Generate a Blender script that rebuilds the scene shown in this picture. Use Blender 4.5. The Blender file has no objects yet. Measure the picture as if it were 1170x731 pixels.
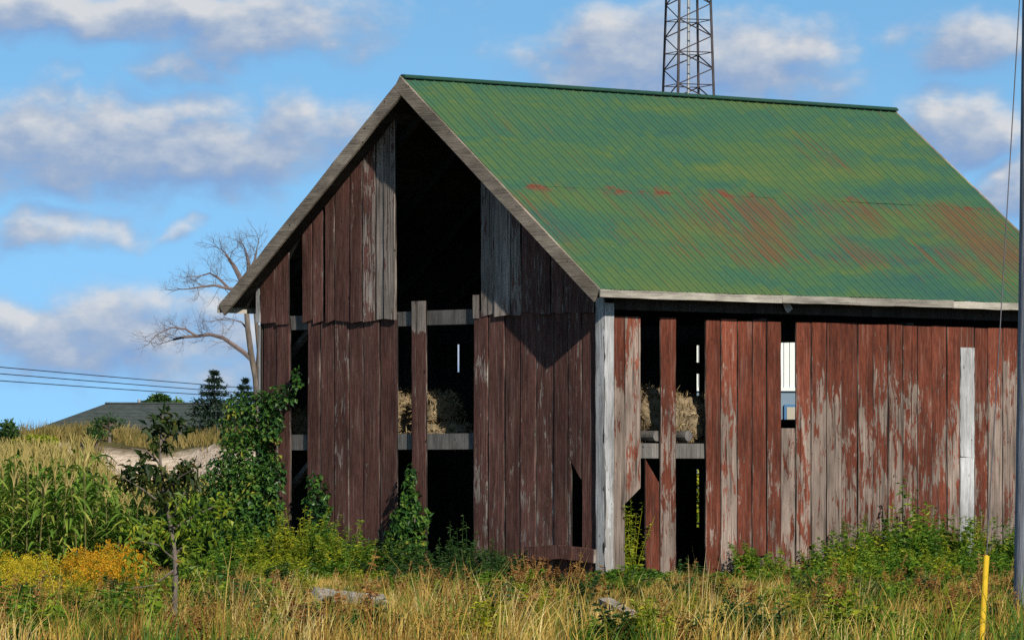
import bpy, math, random
import numpy as np
from mathutils import Vector, noise as mnoise

random.seed(7)
RNG = np.random.default_rng(11)
SC = bpy.context.scene
COL = SC.collection

# ------------------------------------------------------------------ survey of the place (metres)
F, CX, Y0, EYE = 5804.6, 585.0, 540.55, 1.5          # long lens, eye 1.5 m above the field
TH, BX, BY = 0.847, 1.286, 70.259                     # barn corner and bearing of its long side
W, EO, OG, HR, HE, LR = 7.622, 0.402, 0.437, 7.183, 4.035, 10.073
LB = LR - 2 * OG
ROT = math.pi / 2 - TH
VX = np.array([math.sin(TH), math.cos(TH)])           # barn x: along the long side
VY = np.array([-math.cos(TH), math.sin(TH)])          # barn y: along the gable
SLOPE = (HR - HE) / (W / 2 + EO)

def ray(px, py):
    return np.array([(px - CX) / F, 1.0, -(py - Y0) / F])

def at(px, py, depth):
    d = ray(px, py)
    return np.array([d[0] * depth, depth, EYE + d[2] * depth])

def to_barn(p):
    q = np.array([p[0] - BX, p[1] - BY])
    return np.array([q @ VX, q @ VY, p[2]])

def to_world(x, y, z):
    q = np.array([BX, BY]) + x * VX + y * VY
    return np.array([q[0], q[1], z])

def barn_hit(px, py, axis, value):
    d = ray(px, py); n = VX if axis == 0 else VY
    s = (value + np.array([BX, BY]) @ n) / (d[:2] @ n)
    return to_barn(np.array([0, 0, EYE]) + d * s)

def gy(px, py=450, off=0.0):                           # position along the gable wall
    return float(barn_hit(px, py, 0, off)[1])
def gz_(px, py, off=0.0):
    return float(barn_hit(px, py, 0, off)[2])
def sx(px, py=450, off=0.0):
    return float(barn_hit(px, py, 1, off)[0])
def sz(px, py, off=0.0):
    return float(barn_hit(px, py, 1, off)[2])

def smooth(a, b, t):
    t = np.clip((t - a) / (b - a), 0, 1)
    return t * t * (3 - 2 * t)

def ground(x, y):
    x = np.asarray(x, float); y = np.asarray(y, float)
    h = 0.05 * np.sin(x * 0.9 + 1) * np.sin(y * 0.55) + 0.03 * np.sin(x * 2.3 + y * 1.7)
    top = 2.12 + 0.14 * np.sin(x * 0.5 + 0.6) + 0.08 * np.sin(x * 1.7)
    berm = smooth(112, 116.5, y + 0.8 * np.sin(x * 0.9) + 0.3 * np.sin(x * 2.7)) * (1 - smooth(128, 160, y))
    fall = 1 - smooth(8, 26, x)
    rough = .045 * np.sin(x * 3.1 + y * 1.3) * np.sin(y * 2.1 - x) + .04 * np.sin(x * 6.7 + 2) * np.sin(y * 4.3 + x * 2)
    top = top + rough * smooth(109, 113, y)
    return h * (1 - smooth(150, 400, y)) + berm * top * fall

# ------------------------------------------------------------------ mesh helpers
def np_mesh(name, verts, faces, attrs=None, uvs=None, smooth_shade=False):
    """faces: list of (k, array of n x k indices)"""
    me = bpy.data.meshes.new(name)
    verts = np.asarray(verts, np.float32).reshape(-1, 3)
    loops, starts, tot, n = [], [], [], 0
    for arr in faces:
        arr = np.asarray(arr, np.int32)
        if arr.size == 0: continue
        k = arr.shape[1]
        loops.append(arr.ravel())
        starts.append(n + np.arange(arr.shape[0]) * k); tot.append(np.full(arr.shape[0], k))
        n += arr.size
    loops = np.concatenate(loops); starts = np.concatenate(starts); tot = np.concatenate(tot)
    me.vertices.add(len(verts)); me.vertices.foreach_set('co', verts.ravel())
    me.loops.add(len(loops)); me.loops.foreach_set('vertex_index', loops.astype(np.int32))
    me.polygons.add(len(starts)); me.polygons.foreach_set('loop_start', starts.astype(np.int32))
    try: me.polygons.foreach_set('loop_total', tot.astype(np.int32))
    except Exception: pass
    me.polygons.foreach_set('use_smooth', np.full(len(starts), bool(smooth_shade)))
    me.update(calc_edges=True)
    for an, av in (attrs or {}).items():
        a = me.attributes.new(an, 'FLOAT', 'POINT'); a.data.foreach_set('value', np.asarray(av, np.float32))
    if uvs is not None:
        u = me.uv_layers.new(name='UVMap')
        u.data.foreach_set('uv', np.asarray(uvs, np.float32)[loops].ravel())
    me.validate()
    return me

class MB:
    """collects small hand-made shapes into one mesh"""
    def __init__(s): s.v, s.f, s.w, s.uv, s.e = [], {}, [], [], []
    def add(s, vs, fs, wear=0.0, uv=None, edge=None):
        o = len(s.v); s.e += list(edge) if edge is not None else [0.0] * len(vs)
        s.v += [tuple(map(float, p)) for p in vs]
        s.w += list(wear) if hasattr(wear, '__len__') else [wear] * len(vs)
        s.uv += list(uv) if uv is not None else [(0, 0)] * len(vs)
        for f in fs: s.f.setdefault(len(f), []).append([i + o for i in f])
    def box(s, lo, hi, wear=0.0):
        (a, b, c), (d, e, g) = lo, hi
        s.add([(a,b,c),(d,b,c),(d,e,c),(a,e,c),(a,b,g),(d,b,g),(d,e,g),(a,e,g)],
              [(0,3,2,1),(4,5,6,7),(0,1,5,4),(1,2,6,5),(2,3,7,6),(3,0,4,7)], wear)
    def bar(s, p, q, w, h, up=(0, 0, 1), wear=0.0, n=1, jit=0.0):
        """rectangular bar from p to q, w across, h along up"""
        p, q, up = Vector(p), Vector(q), Vector(up)
        d = (q - p).normalized(); side = d.cross(up).normalized(); u = side.cross(d).normalized()
        vs, fs = [], []
        for k in range(n + 1):
            c = p.lerp(q, k / n)
            for a, b in ((-1,-1),(1,-1),(1,1),(-1,1)):
                j = Vector((random.uniform(-jit, jit), random.uniform(-jit, jit), random.uniform(-jit, jit)))
                vs.append(c + side * (a * w / 2) + u * (b * h / 2) + j)
        for k in range(n):
            o = 4 * k
            for i in range(4): fs.append((o + i, o + (i + 1) % 4, o + 4 + (i + 1) % 4, o + 4 + i))
        fs.append((3, 2, 1, 0)); o = 4 * n; fs.append((o, o + 1, o + 2, o + 3))
        s.add(vs, fs, wear)
    def tube(s, pts, r0, r1=None, sides=6, wear=0.0, power=1.0):
        pts = [Vector(p) for p in pts]; r1 = r0 if r1 is None else r1
        n = len(pts); vs, fs = [], []
        ref = Vector((0.31, 0.17, 0.93))
        for k, p in enumerate(pts):
            d = (pts[min(k + 1, n - 1)] - pts[max(k - 1, 0)])
            d = d.normalized() if d.length > 1e-9 else Vector((0, 0, 1))
            if abs(d.dot(ref)) > 0.97: rf = Vector((1, 0, 0))
            else: rf = ref
            a = d.cross(rf).normalized(); b = d.cross(a)
            t = (k / (n - 1)) ** power; r = r0 + (r1 - r0) * t
            for i in range(sides):
                g = 2 * math.pi * i / sides
                vs.append(p + a * (r * math.cos(g)) + b * (r * math.sin(g)))
        for k in range(n - 1):
            for i in range(sides):
                j = (i + 1) % sides
                fs.append((k * sides + i, k * sides + j, (k + 1) * sides + j, (k + 1) * sides + i))
        fs.append(tuple(range(sides))[::-1]); fs.append(tuple((n - 1) * sides + i for i in range(sides)))
        s.add(vs, fs, wear)
    def mesh(s, name, smooth_shade=False):
        return np_mesh(name, np.array(s.v), [np.array(v) for v in s.f.values()], {'wear': s.w, 'edge': s.e}, np.array(s.uv), smooth_shade)

def tag(o, label=None, cat=None, group=None, kind=None):
    if label: o['label'] = label
    if cat: o['category'] = cat
    if group: o['group'] = group
    if kind: o['kind'] = kind
    return o

def link(name, me, mat=None, parent=None, loc=None, label=None, cat=None, group=None, kind=None, rotz=0):
    o = bpy.data.objects.new(name, me); COL.objects.link(o)
    if mat is not None and me is not None and not me.materials: me.materials.append(mat)
    if parent is not None: o.parent = parent
    if loc is not None: o.location = tuple(map(float, loc))
    if rotz: o.rotation_euler = (0, 0, rotz)
    return tag(o, label, cat, group, kind)

# ------------------------------------------------------------------ materials
class NT:
    def __init__(s, nt): s.t = nt; s.n = nt.nodes; s.l = nt.links
    def node(s, typ, ins=None, **props):
        nd = s.n.new(typ)
        for k, v in props.items(): setattr(nd, k, v)
        for k, v in (ins or {}).items():
            i = nd.inputs[k]
            if isinstance(v, bpy.types.NodeSocket): s.l.new(v, i)
            else: i.default_value = v
        return nd
    def math(s, op, a, b=0.0, c=None, clamp=False):
        ins = {0: a, 1: b}
        if c is not None: ins[2] = c
        return s.node('ShaderNodeMath', ins, operation=op, use_clamp=clamp).outputs[0]
    def vmath(s, op, a, b=(0, 0, 0)):
        return s.node('ShaderNodeVectorMath', {0: a, 1: b}, operation=op).outputs[0]
    def scale(s, a, f):
        nd = s.node('ShaderNodeVectorMath', {0: a}, operation='SCALE')
        if isinstance(f, bpy.types.NodeSocket): s.l.new(f, nd.inputs['Scale'])
        else: nd.inputs['Scale'].default_value = f
        return nd.outputs[0]
    def noise(s, vec, sc=1.0, detail=4.0, rough=0.55, dist=0.0):
        return s.node('ShaderNodeTexNoise', {'Vector': vec, 'Scale': sc, 'Detail': detail, 'Roughness': rough, 'Distortion': dist}).outputs[0]
    def ramp(s, fac, stops, interp='LINEAR'):
        nd = s.node('ShaderNodeValToRGB', {0: fac}); cr = nd.color_ramp; cr.interpolation = interp
        while len(cr.elements) < len(stops): cr.elements.new(0.5)
        for e, (p, c) in zip(cr.elements, stops):
            e.position = p; e.color = (c, c, c, 1) if isinstance(c, (int, float)) else (*c, 1)
        return nd.outputs[0]
    def mix(s, fac, a, b, mode='MIX'):
        nd = s.node('ShaderNodeMix', data_type='RGBA', blend_type=mode)
        for i, v in ((0, fac), (6, a), (7, b)):
            if isinstance(v, bpy.types.NodeSocket): s.l.new(v, nd.inputs[i])
            elif i == 0: nd.inputs[0].default_value = v
            else: nd.inputs[i].default_value = (*v, 1) if len(v) == 3 else v
        return nd.outputs[2]
    def smooth(s, x, a, b):
        return s.node('ShaderNodeMapRange', {0: x, 1: a, 2: b, 3: 0.0, 4: 1.0}, interpolation_type='SMOOTHSTEP').outputs[0]

def new_mat(name):
    m = bpy.data.materials.new(name); m.use_nodes = True
    t = NT(m.node_tree); t.n.clear()
    out = t.node('ShaderNodeOutputMaterial')
    b = t.node('ShaderNodeBsdfPrincipled'); t.l.new(b.outputs[0], out.inputs[0])
    b.inputs['Roughness'].default_value = 0.85
    b.inputs['Specular IOR Level'].default_value = 0.2
    return m, t, b, out

def setin(t, nd, name, v):
    if isinstance(v, bpy.types.NodeSocket): t.l.new(v, nd.inputs[name])
    else: nd.inputs[name].default_value = (*v, 1) if hasattr(v, '__len__') and len(v) == 3 else v

def bump(t, b, h, strength=0.5, dist=0.01):
    nd = t.node('ShaderNodeBump', {'Height': h, 'Strength': strength, 'Distance': dist})
    t.l.new(nd.outputs[0], b.inputs['Normal'])

def wood_mat(name, paint, dark, light, paint2=None, shift=0.0, axis=2, patch=1.0, rough=0.85, edge=None):
    """planks: worn paint over grey wood; the 'wear' attribute says how much paint has gone"""
    m, t, b, _ = new_mat(name)
    co = t.node('ShaderNodeTexCoord').outputs['Object']
    isl = t.node('ShaderNodeNewGeometry').outputs['Random Per Island']
    off = t.scale((37.0, 19.0, 53.0), isl)
    def v(a, l):
        s3 = [a, a, a]; s3[axis] = l
        return t.vmath('ADD', t.vmath('MULTIPLY', co, tuple(s3)), off)
    grain = t.noise(v(95, 1.6), 1, 5, 0.65, 0.3)
    streak = t.noise(v(13 * patch, 2.4 * patch), 1, 5, 0.66, 0.6)
    fine = t.noise(v(38, 7.0), 1, 4, 0.72)
    crack = t.noise(v(55, 0.7), 1, 3, 0.5)
    wear = t.node('ShaderNodeAttribute', attribute_name='wear').outputs['Fac']
    s = t.math('ADD', t.math('MULTIPLY', streak, 1.05), t.math('MULTIPLY', fine, 0.45))
    s = t.math('ADD', s, t.math('SUBTRACT', t.math('MULTIPLY', t.noise(v(2.2, 1.5), 1, 2), 0.45), 0.325))
    s = t.math('ADD', s, t.math('MULTIPLY', t.math('SUBTRACT', isl, 0.5), 0.22))
    edg = t.node('ShaderNodeAttribute', attribute_name='edge').outputs['Fac']
    s = t.math('ADD', s, t.math('MULTIPLY', edg, 0.16))
    s = t.math('ADD', s, t.math('ADD', wear, shift))
    bare = t.smooth(s, 1.02, 1.08)
    if edge is not None:                                  # board sides coloured paler, as bare wood, to imitate sunlit edges
        nn = t.node('ShaderNodeSeparateXYZ', {0: t.node('ShaderNodeTexCoord').outputs['Normal']}).outputs[edge]
        bare = t.math('MAXIMUM', bare, t.math('MULTIPLY', t.smooth(t.math('ABSOLUTE', nn), .55, .8), t.smooth(streak, .30, .45)))
    wcol = t.ramp(grain, [(0.25, dark), (0.75, light)])
    wcol = t.mix(t.ramp(crack, [(0.34, 1.0), (0.43, 0.0)]), wcol, tuple(c * 0.25 for c in dark))
    tint = t.ramp(isl, [(0, 0.55), (0.3, 1.0), (0.5, 0.7), (0.75, 1.05), (1, 1.3)])
    p2 = paint2 or tuple(c * 0.7 for c in paint)
    pcol = t.mix(t.smooth(fine, 0.3, 0.7), paint, p2)
    pcol = t.mix(t.ramp(grain, [(0.28, 0.75), (0.50, 0.0)]), pcol, tuple(c * 0.2 for c in paint))
    mid = t.noise(v(26, 1.2), 1, 4, 0.7, 0.2)
    pcol = t.mix(t.smooth(mid, 0.50, 0.72), pcol, tuple(0.55 * a + 0.45 * b * 0.6 for a, b in zip(paint, light)))
    pcol = t.mix(t.ramp(crack, [(0.28, 0.9), (0.36, 0.0)]), pcol, tuple(c * 0.12 for c in paint))
    pcol = t.mix(1.0, pcol, tint, 'MULTIPLY')
    wcol = t.mix(1.0, wcol, t.ramp(isl, [(0, 0.8), (1, 1.15)]), 'MULTIPLY')
    col = t.mix(bare, pcol, wcol)
    big = t.noise(t.vmath('MULTIPLY', co, (0.9, 0.9, 0.7)), 1, 3)
    stain = t.noise(v(6, 1.3), 1, 4, 0.6)
    wcol = None
    col = t.mix(1.0, col, t.ramp(big, [(0.3, 0.72), (0.7, 1.15)]), 'MULTIPLY')
    col = t.mix(1.0, col, t.ramp(stain, [(0.32, 0.58), (0.60, 1.1)]), 'MULTIPLY')
    knot = t.noise(v(17, 9), 1, 2)
    col = t.mix(t.smooth(knot, 0.70, 0.76), col, (0.02, 0.014, 0.012))
    col = t.mix(t.math('MULTIPLY', t.smooth(edg, 0.35, 1.0), t.smooth(t.noise(v(9, 1.1), 1, 3), 0.30, 0.55)), col, (0.018, 0.013, 0.012))
    setin(t, b, 'Base Color', col); b.inputs['Roughness'].default_value = rough
    h = t.math('SUBTRACT', t.math('ADD', t.math('MULTIPLY', grain, 1.4), t.math('MULTIPLY', crack, 0.6)), t.math('MULTIPLY', bare, 0.35))
    bump(t, b, h, 0.6, 0.012)
    return m

def leaf_mat(name, stops, clump=1.6, trans=0.35, rough=0.55, dark=0.75, tone=False):
    m, t, b, out = new_mat(name)
    isl = t.node('ShaderNodeNewGeometry').outputs['Random Per Island']
    pos = t.node('ShaderNodeNewGeometry').outputs['Position']
    big = t.noise(pos, clump, 2)
    fac = t.math('ADD', t.math('MULTIPLY', isl, 0.7), t.math('MULTIPLY', t.math('SUBTRACT', big, 0.38), 1.2))
    if tone:                                              # each tuft has a tone of its own
        at_ = t.node('ShaderNodeAttribute', attribute_name='tone').outputs['Fac']
        fac = t.math('ADD', t.math('MULTIPLY', at_, 0.75), t.math('ADD', t.math('MULTIPLY', isl, 0.3), t.math('MULTIPLY', t.math('SUBTRACT', big, 0.5), 0.7)))
    col = t.ramp(fac, stops)
    col = t.mix(1.0, col, t.ramp(t.noise(pos, clump * 4, 2), [(0.3, dark), (0.65, 1.1)]), 'MULTIPLY')
    setin(t, b, 'Base Color', col); b.inputs['Roughness'].default_value = rough
    b.inputs['Specular IOR Level'].default_value = 0.3
    tr = t.node('ShaderNodeBsdfTranslucent'); t.l.new(col, tr.inputs[0])
    mx = t.node('ShaderNodeMixShader', {0: trans}); t.l.new(b.outputs[0], mx.inputs[1]); t.l.new(tr.outputs[0], mx.inputs[2])
    t.l.new(mx.outputs[0], out.inputs[0])
    return m

def plain_mat(name, c1, c2, sc=6.0, rough=0.8, metal=0.0, stretch=(1, 1, 1), bmp=0.2):
    m, t, b, _ = new_mat(name)
    co = t.node('ShaderNodeTexCoord').outputs['Object']
    v = t.vmath('MULTIPLY', co, stretch)
    n = t.noise(v, sc, 6, 0.65)
    setin(t, b, 'Base Color', t.ramp(n, [(0.3, c1), (0.7, c2)]))
    b.inputs['Roughness'].default_value = rough; b.inputs['Metallic'].default_value = metal
    if bmp: bump(t, b, n, bmp, 0.02)
    return m

M = {}
M['side'] = wood_mat('red_weathered_siding', (0.225, 0.060, 0.032), (0.11, 0.080, 0.065), (0.42, 0.33, 0.275), (0.115, 0.031, 0.018), shift=.085, edge=0)
M['gable'] = wood_mat('maroon_weathered_siding', (0.225, 0.098, 0.078), (0.14, 0.104, 0.09), (0.54, 0.46, 0.40), (0.120, 0.054, 0.044), patch=1.0, shift=.125, edge=1)
M['grey'] = wood_mat('bare_grey_timber', (0.28, 0.26, 0.24), (0.14, 0.13, 0.12), (0.42, 0.40, 0.38), patch=0.8)
M['white'] = wood_mat('flaking_white_board', (0.72, 0.72, 0.72), (0.25, 0.23, 0.22), (0.55, 0.53, 0.50), (0.60, 0.60, 0.61))
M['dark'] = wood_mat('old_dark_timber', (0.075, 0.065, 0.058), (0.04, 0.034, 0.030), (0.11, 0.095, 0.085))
M['barge'] = wood_mat('weathered_rake_board', (0.50, 0.41, 0.32), (0.28, 0.23, 0.19), (0.58, 0.48, 0.39), axis=1, patch=0.8)
M['fascia'] = wood_mat('weathered_eave_board', (0.62, 0.57, 0.48), (0.22, 0.19, 0.16), (0.45, 0.40, 0.34), (0.52, 0.47, 0.40), axis=0)

def roof_mat():
    m, t, b, _ = new_mat('painted_rusting_roof_metal')
    uv = t.node('ShaderNodeUVMap', uv_map='UVMap').outputs[0]
    def v(a, c, o=0): return t.vmath('ADD', t.vmath('MULTIPLY', uv, (a, c, 1)), (o, o * 1.7, 0))
    sep = t.node('ShaderNodeSeparateXYZ', {0: uv})
    rib = t.math('FLOOR', t.math('MULTIPLY', sep.outputs[0], 1 / 0.18))
    ribr = t.node('ShaderNodeTexWhiteNoise', {'W': rib}, noise_dimensions='1D').outputs[0]
    vr = t.vmath('ADD', uv, t.node('ShaderNodeCombineXYZ', {0: 0.0, 1: t.math('MULTIPLY', ribr, 0.22), 2: t.math('MULTIPLY', ribr, 0.12)}).outputs[0])
    band = t.noise(t.vmath('MULTIPLY', vr, (0.26, 1.5, 1)), 1, 6, 0.66, 0.6)       # broad faded bands along the roof
    fine = t.noise(v(11, 1.2, 3), 1, 6, 0.7)
    k = t.math('ADD', t.math('MULTIPLY', band, 0.8), t.math('MULTIPLY', fine, 0.26))
    k = t.math('SUBTRACT', k, 0.045)
    col = t.ramp(k, [(0.30, (0.034, 0.104, 0.090)), (0.43, (0.050, 0.132, 0.074)), (0.53, (0.076, 0.146, 0.056)), (0.63, (0.112, 0.160, 0.050)), (0.80, (0.160, 0.180, 0.056))])
    streak = t.noise(v(30, 0.65, 8), 1, 5, 0.7)                                       # rust running down the ribs
    zone = t.noise(v(0.55, 0.5, 21), 1, 3)
    low = t.math('MULTIPLY', t.smooth(sep.outputs[1], 2.3, 3.0), t.math('SUBTRACT', 1.0, t.smooth(sep.outputs[1], 4.1, 5.0)))
    right = t.math('MULTIPLY', t.smooth(sep.outputs[0], 1.0, 4.5), 0.10)
    rs = t.math('ADD', t.math('ADD', streak, t.math('MULTIPLY', zone, 0.5)), t.math('MULTIPLY', low, t.math('ADD', right, 0.075)))
    rust = t.math('MULTIPLY', t.smooth(rs, 0.86, 0.97), 0.68)
    lapd = t.math('ABSOLUTE', t.math('SUBTRACT', sep.outputs[1], 2.70))
    lap = t.math('MULTIPLY', t.math('SUBTRACT', 1.0, t.smooth(lapd, 0.03, 0.20)), t.smooth(t.noise(v(1.5, 2.0, 33), 1, 3), 0.56, 0.64))
    rust = t.math('MAXIMUM', rust, lap)
    rcol = t.mix(fine, (0.14, 0.042, 0.024), (0.21, 0.082, 0.048))
    col = t.mix(rust, col, rcol)
    u = t.math('FRACT', t.math('MULTIPLY', sep.outputs[0], 1 / 0.18))                  # darker line once per rib spacing
    ed = t.math('ABSOLUTE', t.math('SUBTRACT', u, 0.10))
    col = t.mix(t.math('MULTIPLY', t.math('SUBTRACT', 1.0, t.smooth(ed, 0.03, 0.13)), 0.62), col, (0.020, 0.050, 0.026))
    spots = t.noise(v(60, 22, 5), 1, 2)
    col = t.mix(t.smooth(spots, 0.70, 0.76), col, (0.30, 0.30, 0.22))
    setin(t, b, 'Base Color', col)
    b.inputs['Roughness'].default_value = 0.62; b.inputs['Specular IOR Level'].default_value = 0.25
    bump(t, b, fine, 0.12, 0.01)
    return m
M['roof'] = roof_mat()
M['ridge'] = plain_mat('ridge_metal', (0.016, 0.062, 0.048), (0.035, 0.085, 0.055), 4, 0.6)
M['hay'] = leaf_mat('hay', [(0.1, (0.16, 0.105, 0.05)), (0.5, (0.35, 0.25, 0.125)), (0.95, (0.54, 0.42, 0.24))], 6, 0.1, 0.9)
M['hayc'] = plain_mat('hay_core', (0.10, 0.075, 0.045), (0.34, 0.26, 0.16), 12, 0.95)
M['drygrass'] = leaf_mat('dry_grass', [(0.05, (0.10, 0.17, 0.016)), (0.20, (0.24, 0.23, 0.022)), (0.33, (0.30, 0.125, 0.030)), (0.50, (0.58, 0.36, 0.065)), (0.75, (0.76, 0.54, 0.15)), (1.0, (0.88, 0.74, 0.36))], 0.55, 0.3, 0.8, 0.5, True)
M['greengrass'] = leaf_mat('green_grass', [(0.1, (0.045, 0.13, 0.014)), (0.5, (0.14, 0.26, 0.022)), (0.95, (0.38, 0.40, 0.035))], 0.9, 0.35, 0.6, 0.5, True)
M['bermgrass'] = leaf_mat('berm_grass', [(0.05, (0.07, 0.09, 0.02)), (0.35, (0.20, 0.16, 0.04)), (0.7, (0.34, 0.25, 0.08)), (1.0, (0.46, 0.36, 0.14))], 0.35, 0.3, 0.8, 0.6)
M['leafy'] = leaf_mat('weed_leaf', [(0.1, (0.040, 0.12, 0.012)), (0.5, (0.12, 0.25, 0.022)), (0.95, (0.32, 0.42, 0.03))])
M['yellow'] = leaf_mat('yellowing_leaf', [(0.1, (0.09, 0.17, 0.012)), (0.5, (0.27, 0.34, 0.022)), (0.95, (0.55, 0.52, 0.035))])
M['darkleaf'] = leaf_mat('dark_leaf', [(0.1, (0.014, 0.048, 0.014)), (0.5, (0.040, 0.105, 0.022)), (0.95, (0.10, 0.17, 0.03))])
M['brownleaf'] = leaf_mat('dried_weed', [(0.1, (0.16, 0.055, 0.018)), (0.5, (0.34, 0.15, 0.045)), (0.95, (0.58, 0.36, 0.11))], 2.0, 0.25, 0.8)
M['vine'] = leaf_mat('vine_leaf', [(0.1, (0.012, 0.050, 0.013)), (0.45, (0.042, 0.122, 0.024)), (0.8, (0.13, 0.25, 0.038)), (1.0, (0.36, 0.33, 0.05))], 2.2, 0.3, 0.42)
M['sapling'] = leaf_mat('sapling_leaf', [(0.1, (0.05, 0.12, 0.014)), (0.5, (0.19, 0.29, 0.026)), (0.9, (0.44, 0.46, 0.040)), (1.0, (0.28, 0.13, 0.03))], 1.8, 0.35, 0.5)
M['saplingdark'] = leaf_mat('sapling_dark_leaf', [(0.1, (0.014, 0.034, 0.010)), (0.6, (0.042, 0.075, 0.014)), (0.95, (0.13, 0.11, 0.02))], 1.8, 0.25, 0.5)
M['corn'] = leaf_mat('corn_leaf', [(0.05, (0.08, 0.19, 0.030)), (0.4, (0.20, 0.36, 0.050)), (0.75, (0.40, 0.48, 0.080)), (1.0, (0.64, 0.53, 0.15))], 0.8, 0.45, 0.5, 0.75)
M['corntop'] = leaf_mat('corn_tassel', [(0.1, (0.28, 0.24, 0.06)), (0.5, (0.50, 0.40, 0.12)), (1.0, (0.66, 0.54, 0.22))], 0.8, 0.3, 0.7, 0.7)
M['gold'] = leaf_mat('goldenrod_flower', [(0.1, (0.42, 0.30, 0.012)), (0.5, (0.68, 0.50, 0.018)), (1.0, (0.80, 0.66, 0.05))], 2, 0.3, 0.7, 0.7)
M['orange'] = leaf_mat('orange_goldenrod_flower', [(0.1, (0.55, 0.24, 0.01)), (0.5, (0.78, 0.39, 0.015)), (1.0, (0.85, 0.55, 0.03))], 2, 0.3, 0.7, 0.7)
M['conifer'] = leaf_mat('spruce_needles', [(0.1, (0.008, 0.022, 0.014)), (0.6, (0.022, 0.050, 0.028)), (1.0, (0.05, 0.085, 0.04))], 0.8, 0.1, 0.7)
M['bark'] = plain_mat('bark', (0.07, 0.055, 0.045), (0.22, 0.18, 0.15), 14, 0.9, stretch=(1, 1, 0.25), bmp=0.5)
M['twig'] = plain_mat('twig_bark', (0.09, 0.065, 0.065), (0.24, 0.19, 0.18), 3, 0.9)
M['stem'] = plain_mat('plant_stem', (0.07, 0.075, 0.02), (0.18, 0.15, 0.06), 5, 0.8)
M['steel'] = plain_mat('dark_steel', (0.05, 0.045, 0.05), (0.11, 0.09, 0.09), 3, 0.6, 0.2)
M['galv'] = plain_mat('galvanised_pipe', (0.30, 0.32, 0.33), (0.45, 0.46, 0.47), 3, 0.5, 0.4)
M['pole'] = plain_mat('grey_pole_wood', (0.12, 0.125, 0.145), (0.42, 0.43, 0.48), 12, 0.85, stretch=(4, 4, 0.2), bmp=0.5)
M['yellowpaint'] = plain_mat('yellow_plastic', (0.50, 0.30, 0.012), (0.74, 0.50, 0.02), 9, 0.5, stretch=(1, 1, .35), bmp=0.05)
M['wire'] = plain_mat('wire_metal', (0.03, 0.03, 0.035), (0.06, 0.06, 0.07), 3, 0.5, 0.4)
M['shingle'] = plain_mat('dark_shingles', (0.050, 0.062, 0.058), (0.080, 0.095, 0.088), 2.5, 0.9, stretch=(1, 1, 3), bmp=0.3)
def shingle_mat():
    m, t, b, _ = new_mat('dark_shingle_courses')
    co = t.node('ShaderNodeTexCoord').outputs['Object']; z = t.node('ShaderNodeSeparateXYZ', {0: co}).outputs[2]
    n = t.noise(t.vmath('MULTIPLY', co, (2.5, 2.5, 9)), 1, 4, 0.7)
    f = t.math('FRACT', t.math('MULTIPLY', z, 5.5))
    col = t.ramp(n, [(0.3, (0.042, 0.055, 0.052)), (0.7, (0.095, 0.112, 0.104))])
    setin(t, b, 'Base Color', t.mix(t.math('MULTIPLY', t.smooth(f, .35, .0), .5), col, (0.02, 0.026, 0.026)))
    return m
M['shingle'] = shingle_mat()
M['render'] = plain_mat('pale_house_wall', (0.45, 0.42, 0.36), (0.55, 0.52, 0.46), 2, 0.9)
M['glass'] = plain_mat('window_glass', (0.02, 0.03, 0.04), (0.04, 0.05, 0.07), 1, 0.1, bmp=0)
M['shedwhite'] = plain_mat('white_ribbed_metal', (0.70, 0.74, 0.70), (0.80, 0.82, 0.79), 2, 0.5, bmp=0.05)
M['shedblue'] = plain_mat('blue_grey_metal', (0.16, 0.22, 0.28), (0.20, 0.27, 0.33), 2, 0.5, bmp=0.05)
M['bluetrim'] = plain_mat('blue_trim', (0.06, 0.16, 0.30), (0.08, 0.19, 0.34), 2, 0.5, bmp=0)
M['tan'] = plain_mat('tan_blind', (0.38, 0.34, 0.27), (0.46, 0.42, 0.34), 2, 0.8, bmp=0)

def ground_mat():
    m, t, b, _ = new_mat('field_ground')
    pos = t.node('ShaderNodeNewGeometry').outputs['Position']
    n1 = t.noise(pos, 0.35, 5); n2 = t.noise(pos, 7, 5, 0.7)
    earth = t.ramp(n2, [(0.3, (0.045, 0.035, 0.018)), (0.7, (0.16, 0.12, 0.055))])
    grass = t.ramp(n2, [(0.3, (0.05, 0.065, 0.015)), (0.7, (0.20, 0.17, 0.06))])
    col = t.mix(t.smooth(n1, 0.4, 0.6), earth, grass)
    sep = t.node('ShaderNodeSeparateXYZ', {0: pos})
    nz = t.node('ShaderNodeSeparateXYZ', {0: t.node('ShaderNodeNewGeometry').outputs['Normal']}).outputs[2]
    steep = t.math('SUBTRACT', 1.0, t.smooth(nz, 0.90, 0.97))
    far = t.math('MULTIPLY', t.smooth(sep.outputs[1], 109.0, 111.0), t.math('SUBTRACT', 1.0, t.smooth(sep.outputs[1], 120.0, 122.0)))
    sand = t.ramp(t.noise(t.vmath('MULTIPLY', pos, (2.2, 2.2, 9)), 1.6, 6, 0.75), [(0.3, (0.30, 0.22, 0.15)), (0.5, (0.66, 0.53, 0.41)), (0.7, (0.80, 0.68, 0.54))])
    col = t.mix(t.math('MULTIPLY', steep, far), col, sand)
    setin(t, b, 'Base Color', col); b.inputs['Roughness'].default_value = 0.95
    bump(t, b, n2, 0.9, 0.12)
    return m
M['ground'] = ground_mat()

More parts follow.
